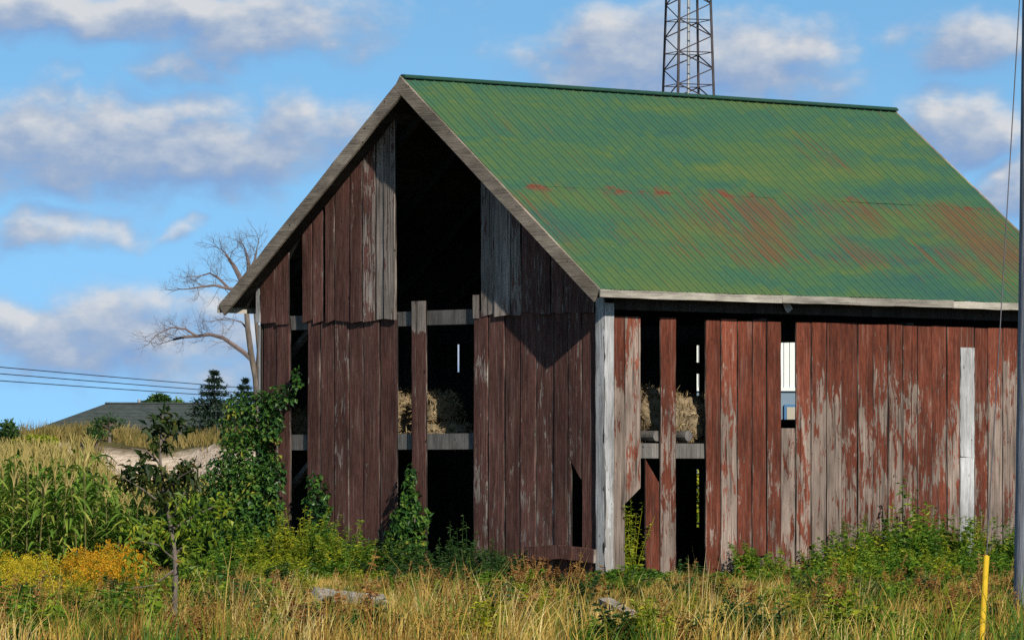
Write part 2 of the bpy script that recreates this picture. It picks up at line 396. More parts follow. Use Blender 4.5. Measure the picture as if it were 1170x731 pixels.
# ------------------------------------------------------------------ ground
def build_ground():
    ys = np.concatenate([np.linspace(-60, 40, 12), np.linspace(42, 165, 247), np.linspace(170, 400, 24), np.geomspace(430, 6000, 16)])
    xs = np.concatenate([-np.geomspace(3000, 32, 14), np.linspace(-30, 32, 156), np.geomspace(34, 3000, 14)])
    X, Y = np.meshgrid(xs, ys); Z = ground(X, Y)
    v = np.stack([X, Y, Z], -1).reshape(-1, 3)
    nx, ny = len(xs), len(ys)
    i = (np.arange(ny - 1)[:, None] * nx + np.arange(nx - 1)[None]).ravel()
    f = np.stack([i, i + 1, i + nx + 1, i + nx], 1)
    link('ground', np_mesh('ground', v, [f], smooth_shade=True), M['ground'], kind='structure')
build_ground()

# ------------------------------------------------------------------ the barn
barn = link('barn', None, loc=(BX, BY, 0), rotz=ROT, label='weathered red plank barn with missing boards and a mossy green metal roof', cat='barn')

def part(name, mb, mat, parent=barn, label=None, sm=False):
    return link(name, mb.mesh(name, sm), M[mat] if isinstance(mat, str) else mat, parent, label=label)

def plank(mb, wall, a0, a1, zb, zt, off=0.0, th=0.026, wear=0.0, n=12, rag=0.03, jit=0.004, gap=0.004, tilt=0.0, base=0.0):
    """one upright board. wall 'g': the gable face x=base; 's': the long face y=base. zb, zt may be pairs (left, right)."""
    if a1 < a0: a0, a1 = a1, a0; zb = zb[::-1] if hasattr(zb, '__len__') else zb; zt = zt[::-1] if hasattr(zt, '__len__') else zt
    a0 += gap; a1 -= gap
    zb0, zb1 = zb if hasattr(zb, '__len__') else (zb, zb)
    zt0, zt1 = zt if hasattr(zt, '__len__') else (zt, zt)
    zb0 += random.uniform(-rag, rag); zb1 += random.uniform(-rag, rag)
    vs, fs, ws, es = [], [], [], []
    o1, o2 = random.uniform(-0.006, 0.006), random.uniform(-0.006, 0.006)
    lean = random.uniform(-0.006, 0.006) + tilt
    cup = random.uniform(-0.004, 0.004)
    pw = random.uniform(-0.08, 0.08)
    for k in range(n + 1):
        t = k / n
        jl, jr = random.uniform(-jit, jit), random.uniform(-jit, jit)
        b = off + o1 * (1 - t) + o2 * t
        sway = lean * (t - 0.5)
        zl, zr = zb0 + (zt0 - zb0) * t, zb1 + (zt1 - zb1) * t
        al, ar = a0 + jl + sway, a1 + jr + sway; e = min(.016, (ar - al) * .2)
        fe = e / max(ar - al, .001)
        for (a, z, d, ed) in ((al, zl, .006, 1), (al + e, zl + (zr - zl) * fe, 0, 0), (ar - e, zr - (zr - zl) * fe, 0, 0), (ar, zr, .006, 1), (ar, zr, th, 1), (al, zl, th, 1)):
            o = base - b + d + (cup if d == 0 else 0)
            vs.append((o, a, z) if wall == 'g' else (a, o, z))
            ws.append((wear(z) if callable(wear) else wear) + pw); es.append(ed)
    for k in range(n):
        for i in range(6):
            j = (i + 1) % 6
            fs.append((6 * k + i, 6 * k + j, 6 * k + 6 + j, 6 * k + 6 + i))
    fs.append((0, 1, 2, 3, 4, 5)); fs.append(tuple(6 * n + q for q in (5, 4, 3, 2, 1, 0)))
    mb.add(vs, fs, ws, None, es)

def rake(y, drop=0.075):                                # underside of the roof above a point of the gable
    return HR - SLOPE * abs(y - W / 2) - drop

LOW_TOP = 3.80                                           # lower gable boards run up behind the upper ones
UP_BOT = 3.735
def gw(base, k=0.0):
    return lambda z: base + k * (z - 2)

# -- gable, lower boards
lower = [
    ([300, 316, 331.5], [610, 606], gw(0.08)),
    ([351.5, 366, 382, 398.7, 415, 433.5, 453], [600, 612, 632, 628, 640, 632], gw(0.10)),
    ([541, 558, 576, 594, 612, 633, 649], [660, 660, 662, 662, 664, 664], gw(0.10, -0.03)),
]
for edges, bots, wr in lower:
    mb = MB()
    for a, b, c in zip(edges[:-1], edges[1:], bots):
        plank(mb, 'g', gy(a), gy(b), gz_((a + b) / 2, c), LOW_TOP + random.uniform(-.02, .02), wear=wr, off=random.uniform(-.010, .014), gap=random.uniform(0.003, 0.009))
    part('wall_panel', mb, 'gable')
mb = MB()                                                # two boards by the corner, the first broken off short
plank(mb, 'g', gy(649), gy(664), (gz_(649, 520), gz_(664, 545)), LOW_TOP, wear=0.12, rag=0.03)
plank(mb, 'g', gy(664), gy(681), gz_(672, 660), LOW_TOP, wear=0.12)
plank(mb, 'g', gy(649), gy(652.5), gz_(650, 650), gz_(650, 515), wear=0.22, gap=0.001)
part('wall_panel', mb, 'gable', label='maroon boards by the barn corner with a broken gap low down')
mb = MB()
plank(mb, 'g', gy(470.5), gy(487.7), gz_(479, 655), gz_(479, 344), off=0.012, wear=lambda z: 0.75 if z > 3.62 else 0.08, n=24)
part('plank', mb, 'gable', label='lone upright board in the gable opening with bare grey top')
mb = MB()
plank(mb, 'g', gy(541), gy(549), 3.70, gz_(545, 337), off=0.03, wear=0.6)
part('plank', mb, 'gable', label='short bare grey board end standing above the beam')
# -- gable, upper boards
mb = MB()
for a, b in zip([299, 316], [316, 331.5]):
    plank(mb, 'g', gy(a), gy(b), UP_BOT, (rake(gy(a)), rake(gy(b))), off=0.034, wear=0.08)
part('wall_panel', mb, 'gable')
mb = MB()
ue = [346.7, 359, 371, 373.5, 384.4, 402, 416.4, 431, 440, 454]
for k, (a, b) in enumerate(zip(ue[:-1], ue[1:])):
    if k == 2: continue
    plank(mb, 'g', gy(a), gy(b), UP_BOT + random.uniform(-.02, .01), (rake(gy(a)), rake(gy(b))), off=0.034 + random.uniform(-.006, .014), wear=[.06, .06, 0, .08, .1, .13, .28, .44, .42][k], n=16, gap=random.uniform(.002, .008))
part('wall_panel', mb, 'gable')
mb = MB()
ue = [550.5, 566.5, 586, 597, 613, 631, 646, 663, 681]
for k, (a, b) in enumerate(zip(ue[:-1], ue[1:])):
    plank(mb, 'g', gy(a), gy(b), UP_BOT + random.uniform(-.02, .01), (rake(gy(a)), rake(gy(b))), off=0.034 + random.uniform(-.006, .014), wear=[.30, .32, .24, .22, .18, .14, .1, .1][k], n=16, gap=random.uniform(.002, .006))
part('wall_panel', mb, 'gable')
# -- loose plank across the broken corner boards
mb = MB()
p0, p1 = (-0.07, gy(606), gz_(606, 632)), (-0.07, gy(684), gz_(684, 635))
pm = (-0.07, gy(645), gz_(645, 630))
mb.bar(p0, pm, 0.05, 0.19, (0, 0, 1), 0.05, 4, 0.004); mb.bar(pm, p1, 0.05, 0.19, (0, 0, 1), 0.05, 4, 0.004)
part('plank', mb, 'gable', label='short plank nailed level across the foot of the corner boards')
# -- corner trim
mb = MB()
plank(mb, 'g', gy(682.5), -0.03, gz_(688, 662), gz_(688, 340), off=0.045, th=0.03, wear=0.12, n=24, jit=0.006)
plank(mb, 's', -0.043, sx(700.5), sz(698, 664), sz(690, 346), off=0.03, th=0.03, wear=lambda z: .5 - .09 * z, n=24, jit=.005)
part('corner_board', mb, 'white', label='whitish weathered corner boards')
mb = MB()
plank(mb, 'g', gy(299.5), W + 0.03, 0.1, UP_BOT - .02, off=0.03, th=0.03, wear=0.02)
plank(mb, 'g', gy(300), W + 0.05, UP_BOT + .02, rake(W) + .0, off=0.062, th=0.03, wear=0.0)
part('corner_board', mb, 'white', label='narrow white board on the far corner')

# -- long side boards
def sw(zc=2.9, lo=0.45, hi=-0.02):
    a = lo + random.uniform(-0.09, 0.09); b = zc + random.uniform(-.35, .5)
    return lambda z: hi + (a - hi) * float(smooth(b + 0.9, b - 0.9, z) if False else 1 - smooth(b - 0.9, b + 0.9, z))
def side_top(px):
    return sz(px, 361 + (px - 700) * 14.0 / 460)
def side_panel(edges, bots, label=None, skip=(), off=0.0, **kw):
    mb = MB()
    for k, (a, b, c) in enumerate(zip(edges[:-1], edges[1:], bots)):
        if k in skip: continue
        plank(mb, 's', sx(a), sx(b), sz((a + b) / 2, c), side_top((a + b) / 2) + random.uniform(-.015, .01), wear=sw(**kw), off=off + random.uniform(-.005, .008), gap=random.uniform(.003, .010), n=16, jit=.005)
    part('wall_panel', mb, 'side', label=label)
mb = MB()
plank(mb, 's', sx(697), sx(714.5), sz(705, 662), side_top(705), wear=sw(2.6, .36), n=16)
plank(mb, 's', sx(714.5), sx(732.7), (sz(715, 578), sz(732, 560)), side_top(723), wear=sw(2.9, .30), n=16, rag=.05)
part('wall_panel', mb, 'side', label='two boards by the white corner, one broken off halfway')
mb = MB(); plank(mb, 's', sx(738), sx(754.6), sz(746, 672), (sz(737, 524), sz(755, 552)), wear=.12, n=10, off=-.005)
part('plank', mb, 'side', label='broken short board with a slanted top beside the lone upright')
mb = MB(); plank(mb, 's', sx(754.6), sx(772.7), sz(763, 676), side_top(763), wear=sw(2.8, .34), n=20)
part('plank', mb, 'side', label='lone full height upright board in the side opening')
side_panel([806.6, 824.3, 843, 859.7, 875.9, 892.6], [675, 674, 640, 636, 650], lo=0.22, zc=2.3)
mb = MB(); plank(mb, 's', sx(892.6), sx(909), sz(900, 655), sz(900, 489), wear=.40, n=10, rag=.02)
part('plank', mb, 'side', label='grey half height board below the see-through gap')
pxs = [909.7, 927, 944.5, 962, 980, 998, 1014.8, 1031.7, 1048.6, 1065.4, 1082.3, 1097]
side_panel(pxs, [655 + 2 * i for i in range(11)], lo=.36)
mb = MB()
xs_end = [1113.8, 1129, 1146, 1163]
x0 = sx(1163); px_list = xs_end[:]
side_panel(px_list, [690, 692, 694], lo=.36)
mb = MB(); x = x0
while x < LB - 0.05:
    x2 = min(x + random.uniform(.2, .27), LB)
    plank(mb, 's', x, x2, 0.1, side_top(1163) + .0, wear=sw(), n=12); x = x2
part('wall_panel', mb, 'side')
mb = MB(); plank(mb, 's', sx(1097), sx(1113.8), sz(1105, 520.6), sz(1105, 397), wear=lambda z: 0.10 + 0.12 * float(smooth(2.6, 3.3, z)), n=20, off=.004, jit=.007)
plank(mb, 's', sx(1097), sx(1113.8), sz(1105, 690), sz(1105, 522.4), wear=-.08, n=12, off=.0, gap=.006)
part('plank', mb, 'white', label='white painted board among the red ones')
mb = MB(); plank(mb, 's', sx(1097), sx(1113.8), sz(1105, 400), side_top(1105), wear=-.1, n=6, off=-.004)
part('plank', mb, 'side', label='short red board end above the white board')

# -- hidden walls: far gable and far long side, with the chinks daylight comes through
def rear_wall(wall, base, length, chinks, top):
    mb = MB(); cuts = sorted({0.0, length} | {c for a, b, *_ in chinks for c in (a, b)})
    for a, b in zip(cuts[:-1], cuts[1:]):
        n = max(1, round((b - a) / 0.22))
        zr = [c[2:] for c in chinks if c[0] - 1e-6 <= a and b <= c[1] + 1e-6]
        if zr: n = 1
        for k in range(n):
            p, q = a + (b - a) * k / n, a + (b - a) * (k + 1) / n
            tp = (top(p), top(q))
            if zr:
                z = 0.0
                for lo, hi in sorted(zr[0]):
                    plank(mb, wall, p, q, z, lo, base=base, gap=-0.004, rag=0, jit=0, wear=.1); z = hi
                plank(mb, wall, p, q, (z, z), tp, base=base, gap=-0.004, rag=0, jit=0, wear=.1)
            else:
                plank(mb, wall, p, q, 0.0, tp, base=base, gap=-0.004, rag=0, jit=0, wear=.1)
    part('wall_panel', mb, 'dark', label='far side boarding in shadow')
g_ch, s_ch = [], []
def chink(px, half, spans):
    for wall, axis, val, lst, lim in (('g', 0, LB, g_ch, W), ('s', 1, W, s_ch, LB)):
        a, b = barn_hit(px - half, 450, axis, val), barn_hit(px + half, 450, axis, val)
        i = 1 - axis
        if 0.02 < min(a[i], b[i]) and max(a[i], b[i]) < lim - 0.02:
            lst.append((min(a[i], b[i]), max(a[i], b[i]), *[(float(barn_hit(px, y1, axis, val)[2]), float(barn_hit(px, y0, axis, val)[2])) for y0, y1 in spans]))
chink(523, 1.6, [(389, 425)])
chink(797, 2.2, [(384, 414), (427, 461), (536, 602)])
chink(899, 16, [(388, 479)])
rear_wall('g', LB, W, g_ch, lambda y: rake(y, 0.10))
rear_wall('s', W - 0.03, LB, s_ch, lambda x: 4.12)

# -- frame: beams, posts, braces, rafters, loft
def beam(p, q, w, h, mat='grey', name='beam', label=None, wear=0.2, n=8):
    mb = MB(); mb.bar(p, q, w, h, (0, 0, 1), wear, n, 0.004); part(name, mb, mat, label=label)
zb1 = (gz_(500, 355, .12) + gz_(500, 371.5, .12)) / 2; hb1 = gz_(500, 355, .12) - gz_(500, 371.5, .12)
zb2 = (gz_(515, 495, .12) + gz_(515, 513, .12)) / 2; hb2 = gz_(515, 495, .12) - gz_(515, 513, .12)
beam((.125, .05, zb1), (.125, W - .05, zb1), .16, hb1)
beam((.125, .05, zb2), (.125, W - .05, zb2), .16, hb2)
zs2 = (sz(770, 506, .12) + sz(770, 524, .12)) / 2
beam((.24, .125, zs2), (LB - .1, .125, zs2), .14, .21)
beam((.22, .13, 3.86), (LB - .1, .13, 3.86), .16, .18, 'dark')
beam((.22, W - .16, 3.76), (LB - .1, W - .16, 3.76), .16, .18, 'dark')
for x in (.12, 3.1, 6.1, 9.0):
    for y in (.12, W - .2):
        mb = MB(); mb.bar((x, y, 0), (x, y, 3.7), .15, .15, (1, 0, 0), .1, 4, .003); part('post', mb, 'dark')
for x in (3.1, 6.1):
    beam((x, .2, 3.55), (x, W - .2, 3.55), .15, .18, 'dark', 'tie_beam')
for (pa, pb) in (((330, 408), (356, 375)), ((330, 560), (356, 528))):
    a = barn_hit(*pa, 0, .3); b = barn_hit(*pb, 0, .3)
    a2 = a + (a - b) * 1.2; b2 = b + (b - a) * 0.5
    mb = MB(); mb.bar(a2, b2, .07, .1, (1, 0, 0), .3, 4, .003); part('brace', mb, 'grey')
mb = MB()
for k in range(26):
    y = .22 + k * .28
    if y < W - .3: mb.box((.22, y, zs2 + .045), (3.2, y + .275, zs2 + .08), .1)
part('loft_floor', mb, 'dark')
for px in (743, 779):
    xj = float(barn_hit(px, 499, 1, .2)[0]); zj = float(barn_hit(px, 498, 1, .2)[2])
    mb = MB(); mb.tube([(xj, .06, zj), (xj, 1.2, zj)], .075, .075, 12, .2); part('log_joist', mb, 'grey')
# -- white sliver added to stand for light coming through the eave gap
mb = MB(); a = barn_hit(897, 350, 1, -.02); mb.bar(a + [0, 0, .07], a + [.1, 0, -.06], .02, .12, (1, 0, 0), .2, 2, .01)
part('light_sliver', mb, 'white', label='white sliver standing in for light through the eave gap')

# -- roof
roof_root = None
def slope_pt(side, x, s, h):
    """side -1: the near slope towards barn -y; s metres down from the ridge, h above the sheet plane"""
    ang = math.atan(SLOPE); y = W / 2 + side * (s * math.cos(ang) + h * math.sin(ang))
    return (x, y, HR - s * math.sin(ang) + h * math.cos(ang) - 0.0)
SL = (W / 2 + EO) / math.cos(math.atan(SLOPE))
def build_roof():
    mb = MB(); ang = math.atan(SLOPE)
    prof = []; x = -OG
    while x < LR - OG - 1e-6:
        for dx, h in ((0, 0), (.009, .014), (.022, .014), (.031, 0), (.10, .003)):
            if x + dx <= LR - OG: prof.append((x + dx, h))
        x += .18
    prof.append((LR - OG, 0))
    for side in (-1, 1):
        for s0, s1, lift in ((0.0, 2.72, .0035), (2.58, SL, 0.0)):
            rows = np.linspace(s0, s1, 14)
            vs, uv, n = [], [], len(prof)
            for r, s in enumerate(rows):
                for (x, h) in prof:
                    wv = .010 * mnoise.noise(Vector((x * .8, s * 1.1, side * 7.0 + s0))) + .004 * mnoise.noise(Vector((x * 3, s * 2, 4)))
                    ss = s
                    if r == len(rows) - 1: ss = s + .02 * mnoise.noise(Vector((math.floor((x + OG) / .69) * 3.3, s0, side)))
                    vs.append(slope_pt(side, x, ss, h + lift + wv - .02)); uv.append((x + (30 if side > 0 else 0), s))
            fs = []
            for r in range(len(rows) - 1):
                for i in range(n - 1):
                    q = (r * n + i, r * n + i + 1, (r + 1) * n + i + 1, (r + 1) * n + i)
                    fs.append(q if side > 0 else q[::-1])
            mb.add(vs, fs, 0, uv)
    return mb.mesh('roof')
roof = link('roof', build_roof(), M['roof'], barn)
mb = MB()                                                # boarding under the sheets
for side in (-1, 1):
    s = 0.0
    while s < SL - .01:
        s2 = min(s + .24, SL + .004)
        c = [slope_pt(side, -OG + .001, s, -.04), slope_pt(side, LR - OG - .03, s, -.04), slope_pt(side, LR - OG - .03, s2 - .004, -.04), slope_pt(side, -OG + .001, s2 - .004, -.04)]
        d = [slope_pt(side, -OG + .001, s, -.065), slope_pt(side, LR - OG - .03, s, -.065), slope_pt(side, LR - OG - .03, s2 - .004, -.065), slope_pt(side, -OG + .001, s2 - .004, -.065)]
        mb.add(c + d, [(0,1,2,3), (7,6,5,4), (0,4,5,1), (1,5,6,2), (2,6,7,3), (3,7,4,0)], .1); s = s2
part('roof_boarding', mb, 'dark', roof)
for x in (.3, 1.5, 2.7, 3.9, 5.1, 6.3, 7.5, 8.7):
    for side in (-1, 1):
        mb = MB(); up = Vector(slope_pt(side, 0, 0, 1)) - Vector(slope_pt(side, 0, 0, 0))
        mb.bar(slope_pt(side, x, .1, -.13), slope_pt(side, x, SL - .05, -.13), .06, .12, up, .1); part('rafter', mb, 'dark', roof)
def barge(side, x, label=None):
    mb = MB(); up = Vector(slope_pt(side, 0, 0, 1)) - Vector(slope_pt(side, 0, 0, 0))
    pa, pb = Vector(slope_pt(side, x, -.03 if side < 0 else .0, -.115)), Vector(slope_pt(side, x, SL + .01, -.115))
    mb.bar(pa, pb, .035, .20, up, .12, 14, .005)
    part('bargeboard', mb, 'barge', roof, label)
for x in (-OG - .02, LR - OG + .02):
    for side in (-1, 1): barge(side, x + (.004 if side > 0 else 0))
mb = MB()
xs_f = np.linspace(-OG - .04, LR - OG + .04, 30)
y_e = -EO - .010
for k in range(3):
    a, b = xs_f[k * 10], xs_f[min(k * 10 + 10, 29)]
    zc = HE - .068 + random.uniform(-.006, .004)
    mb.bar((a, y_e + random.uniform(-.005, .005), zc), (b - .006, y_e, zc + random.uniform(-.008, .008)), .03, .105, (0, 0, 1), [.05, .0, .08][k], 10, .005)
part('fascia', mb, 'fascia', roof)
mb = MB(); mb.bar((-OG - .04, W + EO + .018, HE - .085), (LR - OG, W + EO + .018, HE - .085), .03, .11, (0, 0, 1), .05, 10, .004)
part('fascia', mb, 'fascia', roof)
mb = MB()
for k in range(4):                                       # ridge flashing in lapped lengths
    a = -OG - .01 + k * LR / 4; b = a + LR / 4 + .03
    vs = []
    for x in (a, b):
        z = k * .002
        for side, s in ((-1, .07), (-1, .004), (1, .004), (1, .07)):
            vs.append(slope_pt(side, x, s, .036 + z + (0 if s > .05 else .004)))
        for side, s in ((-1, .07), (1, .07)):
            vs.append(slope_pt(side, x, s, .022 + z))
    mb.add(vs, [(0,1,7,6),(1,2,8,7),(2,3,9,8),(4,0,6,10),(3,5,11,9),(0,4,5,3,2,1),(6,7,8,9,11,10),(4,10,11,5)], 0)
part('ridge_cap', mb, 'ridge', roof)

# ------------------------------------------------------------------ leaves, blades, stems
def unit(a):
    return a / np.maximum(np.linalg.norm(a, axis=-1, keepdims=True), 1e-9)
def leaves(C, A, N, L, Wd, fold=.18, droop=.15):
    A = unit(A); S = unit(np.cross(A, N)); N = np.cross(S, A)
    L = L[:, None]; Wd = Wd[:, None]
    t = C + A * L - N * L * droop; mid = C + A * L * .42
    l = mid + S * Wd / 2 + N * Wd * fold; r = mid - S * Wd / 2 + N * Wd * fold
    v = np.stack([C, r, t, l], 1).reshape(-1, 3)
    i = np.arange(len(C)) * 4
    return v, np.concatenate([np.stack([i, i + 1, i + 2], 1), np.stack([i, i + 2, i + 3], 1)])
def blades(base, h, lean, wid, face, seed=None, levels=4):
    """grass: tapering ribbons that bend over towards lean"""
    n = len(base); t = np.linspace(0, 1, levels)
    prof = (1 - t ** 1.6) * .93 + .07
    pr = np.tile(prof, (n, 1))
    if seed is not None: pr[seed] = np.interp(t, [0, .6, .72, .85, 1], [.45, .3, .9, 1.5, .2])
    up = np.zeros((n, levels, 3)); up[..., 2] = t[None] * h[:, None]
    bend = lean[:, None, :] * (t ** 2)[None, :, None] * h[:, None, None]
    up[..., 2] -= (np.linalg.norm(lean, axis=1)[:, None] ** 2) * .35 * (t ** 2)[None] * h[:, None]
    c = base[:, None, :] + up + bend
    off = face[:, None, :] * (pr * wid[:, None] / 2)[..., None]
    v = np.stack([c - off, c + off], 2).reshape(-1, 3)
    b0 = np.arange(n)[:, None] * (2 * levels) + (np.arange(levels - 1) * 2)[None]
    b0 = b0.ravel(); f = np.stack([b0, b0 + 1, b0 + 3, b0 + 2], 1)
    return v, f
def merge(parts):
    vs, fs, o = [], {}, 0
    for v, f in parts:
        fl = f if isinstance(f, list) else [f]
        for a in fl:
            if len(a): fs.setdefault(a.shape[1], []).append(np.asarray(a) + o)
        vs.append(v); o += len(v)
    return np.concatenate(vs), [np.concatenate(x) for x in fs.values()]
def rand_dir(n, up=0.0):
    d = unit(RNG.normal(size=(n, 3))); d[:, 2] += up
    return unit(d)
def mb_arrays(mb):
    return np.array(mb.v).reshape(-1, 3), [np.array(x) for x in mb.f.values()]

# ------------------------------------------------------------------ grass (nobody could count it)
def near_wall(x, y):
    """metres in front of the barn's two visible walls (0 = at the wall); big when inside"""
    q0, q1 = x - BX, y - BY
    a = q0 * VX[0] + q1 * VX[1]; b = q0 * VY[0] + q1 * VY[1]
    inside = (a > -.02) & (a < LB) & (b > -.02) & (b < W)
    d = np.maximum(-a, -b)
    return np.where(inside, -1, np.where((a >= 0) & (b < 0), -b, np.where((b >= 0) & (a < 0), -a, np.maximum(-a, 0) + np.maximum(-b, 0))))
def nz2(x, y, s, o):
    return np.array([mnoise.noise(Vector((a * s + o, b * s - o, o * .3))) for a, b in zip(x, y)])
def scatter(n, y0, y1, margin=1.6):
    y = np.sqrt(RNG.uniform(y0 ** 2, y1 ** 2, n)); x = RNG.uniform(-1, 1, n) * (y * .1016 + margin)
    return x, y
CLEAR = [(402, 51.0, 56.0, 70), (714, 48.5, 54.2, 50), (1121, 42, 45.8, 26)]   # thin grass around the fallen timbers: bearing, from, to, half width
def grass_field(name, tufts, per, y0, y1, hmin, hmax, mat, keep, wid=(.005, .012), seed_share=.12, lean=.3, margin=3.4, r=.09):
    x, y = scatter(tufts, y0, y1, margin)
    d = near_wall(x, y); ok = (RNG.uniform(0, 1, tufts) < keep(x, y, d)) & (d > .05)
    x, y = x[ok], y[ok]; nt = len(x)
    cnt = RNG.integers(per // 2, per * 3 // 2, nt); idx = np.repeat(np.arange(nt), cnt); k = len(idx)
    th = RNG.uniform(hmin, hmax, nt) * (1 + .7 * nz2(x, y, .5, 5.0)) * RNG.choice([.55, .8, 1, 1.2, 1.45], nt, p=[.3, .28, .22, .13, .07])
    th *= np.interp(y, [44, 48, 54, 60, 68, 74], [1.05, .95, .68, .44, .32, .32])
    px = CX + F * x / y
    for cp, c0, c1, hw in CLEAR: th = np.where((np.abs(px - cp) < hw) & (y > c0) & (y < c1), th * .25, th)
    tone = np.clip(RNG.beta(1.3, 1.3, nt) + .35 * nz2(x, y, .9, 31.0), 0, 1); tl = RNG.normal(size=(nt, 2)) * .12
    rr = r * np.sqrt(RNG.uniform(0, 1, k)) * 1.3; g = RNG.uniform(0, 2 * math.pi, k)
    bx, by = x[idx] + rr * np.cos(g), y[idx] + rr * np.sin(g)
    ok = near_wall(bx, by) > .03; bx, by, idx, g, rr = bx[ok], by[ok], idx[ok], g[ok], rr[ok]; k = len(idx)
    h = th[idx] * RNG.uniform(.45, 1.1, k)
    b = np.stack([bx, by, ground(bx, by) - .02], 1)
    ln = np.zeros((k, 3)); ln[:, 0] = np.cos(g) * rr / r * lean + tl[idx, 0] + .12; ln[:, 1] = np.sin(g) * rr / r * lean + tl[idx, 1]
    ln[:, :2] += RNG.normal(size=(k, 2)) * lean * .6
    fc = np.zeros((k, 3)); q = RNG.uniform(0, math.pi, k); fc[:, 0] = np.cos(q); fc[:, 1] = np.sin(q) * .6; fc = unit(fc)
    sd = RNG.uniform(0, 1, k) < seed_share
    v, f = blades(b, h, ln, RNG.uniform(*wid, k), fc, sd)
    link(name, np_mesh(name, v, [f], {'tone': np.repeat(tone[idx], 8)}), M[mat], kind='stuff', label='tall dry straw coloured grass across the foreground' if 'dry' in name else 'green grass growing towards the barn walls', cat='grass')
def keep_dry(x, y, d):
    g = nz2(x, y, .8, 9.0)
    px = CX + F * x / y
    g = g - .30 * smooth(820, 960, px) - .2 * smooth(380, 440, px) * (1 - smooth(590, 640, px)) * smooth(50, 54, y)
    return np.clip(.60 + 1.1 * g, .08, 1) * np.clip(.15 + d / 5.0, .1, 1)
def keep_green(x, y, d):
    g = nz2(x, y, .8, 9.0)
    px = CX + F * x / y
    g = g - .35 * smooth(820, 960, px) - .25 * smooth(380, 440, px) * (1 - smooth(590, 640, px)) * smooth(50, 54, y)
    return np.clip(.34 - 1.1 * g, .05, .95) * .7 + .5 * np.exp(-np.maximum(d, 0) / 1.6)
grass_field('dry_grass', 19500, 11, 42.5, 78, .22, .56, 'drygrass', keep_dry, seed_share=.2, wid=(.005, .012), r=.10)
grass_field('green_grass', 19500, 8, 42.5, 80, .20, .46, 'greengrass', keep_green, seed_share=.02, lean=.45, wid=(.007, .017), r=.12)
# grass on the berm behind the maize
def berm_grass():
    n = 42000
    x = RNG.uniform(-16, 2, n); y = RNG.uniform(110, 130, n)
    sand = (np.sin(x * .9) * .8 + y < 116.6) & (x > -9.3 + .4 * np.sin(y))
    ok = ~sand | (RNG.uniform(0, 1, n) < .10 * (1 + np.sin(x * 4 + y)))
    x, y = x[ok], y[ok]; k = len(x)
    h = RNG.uniform(.18, .42, k) * (1 + .5 * nz2(x, y, .5, 2.0)); b = np.stack([x, y, ground(x, y) - .03], 1)
    ln = np.zeros((k, 3)); ln[:, :2] = RNG.normal(size=(k, 2)) * .35
    fc = np.zeros((k, 3)); fc[:, 0] = 1
    v, f = blades(b, h, ln, RNG.uniform(.014, .03, k), fc, RNG.uniform(0, 1, k) < .2)
    link('berm_grass', np_mesh('berm_grass', v, [f]), M['bermgrass'], kind='stuff', label='dry grass covering the low bank behind the corn', cat='grass')
berm_grass()

# ------------------------------------------------------------------ weeds, shrubs, goldenrod
def shoots(n, h, spread, lean=.35, pts=6):
    out = []
    for k in range(n):
        a = RNG.uniform(0, 2 * math.pi); r = spread * math.sqrt(RNG.uniform(0, 1)) * .45
        b = np.array([r * math.cos(a), r * math.sin(a), -.03])
        hh = h * RNG.uniform(.55, 1.0) * (1 - .35 * (r / max(spread * .45, 1e-6)) ** 2)
        out_d = np.array([math.cos(a), math.sin(a), 0]) * lean * (r / max(spread * .45, 1e-6)) + np.append(RNG.normal(size=2) * .12, 0)
        t = np.linspace(0, 1, pts)[:, None]
        out.append(b + t * np.array([0, 0, hh]) + t ** 1.5 * out_d * hh)
    return out
def shoot_leaves(lines, per, L, Wd, start=.2, up=.4, droop=.25):
    C, A, N, S = [], [], [], []
    for p in lines:
        k = max(4, int(per * RNG.uniform(.8, 1.2)))
        t = start + (1 - start) * RNG.uniform(0, 1, k) ** .8
        idx = t * (len(p) - 1); i = np.minimum(idx.astype(int), len(p) - 2); fr = (idx - i)[:, None]
        C.append(p[i] * (1 - fr) + p[i + 1] * fr)
        a = RNG.uniform(0, 2 * math.pi, k); A.append(np.stack([np.cos(a), np.sin(a), RNG.uniform(-.25, up + .3, k)], 1))
        S.append(1.15 - .55 * t)
    C = np.concatenate(C); A = np.concatenate(A); s = np.concatenate(S) * RNG.uniform(.7, 1.25, len(C))
    N = unit(np.array([0, 0, 1.0]) + RNG.normal(size=C.shape) * .45)
    return leaves(C, A, N, L * s, Wd * s, .18, droop)
def stem_arrays(lines, r=.006):
    mb = MB()
    for p in lines: mb.tube(p, r, r * .4, 4)
    return mb_arrays(mb)
STYLE = {  # material, leaf length, leaf width, leaves per shoot, shoots per metre width, lean
    'leafy': ('leafy', .11, .040, 34, 30, .35), 'yellow': ('yellow', .09, .032, 40, 34, .35), 'dark': ('darkleaf', .10, .036, 34, 30, .3),
    'brown': ('brownleaf', .06, .022, 36, 16, .25), 'tall': ('leafy', .17, .060, 26, 10, .2), 'thin': ('darkleaf', .08, .03, 26, 14, .2)}
def weed(name, loc, h, wd, style, label, cat, group):
    m, L, Wd, per, dens, lean = STYLE[style]
    ln = shoots(max(6, int(dens * wd)), h, wd, lean)
    v, f = merge([shoot_leaves(ln, per, L, Wd, .12 if style != 'tall' else .3), stem_arrays(ln, .005)])
    return link(name, np_mesh(name, v, f), M[m], loc=loc, label=label, cat=cat, group=group, rotz=RNG.uniform(0, 6.28))
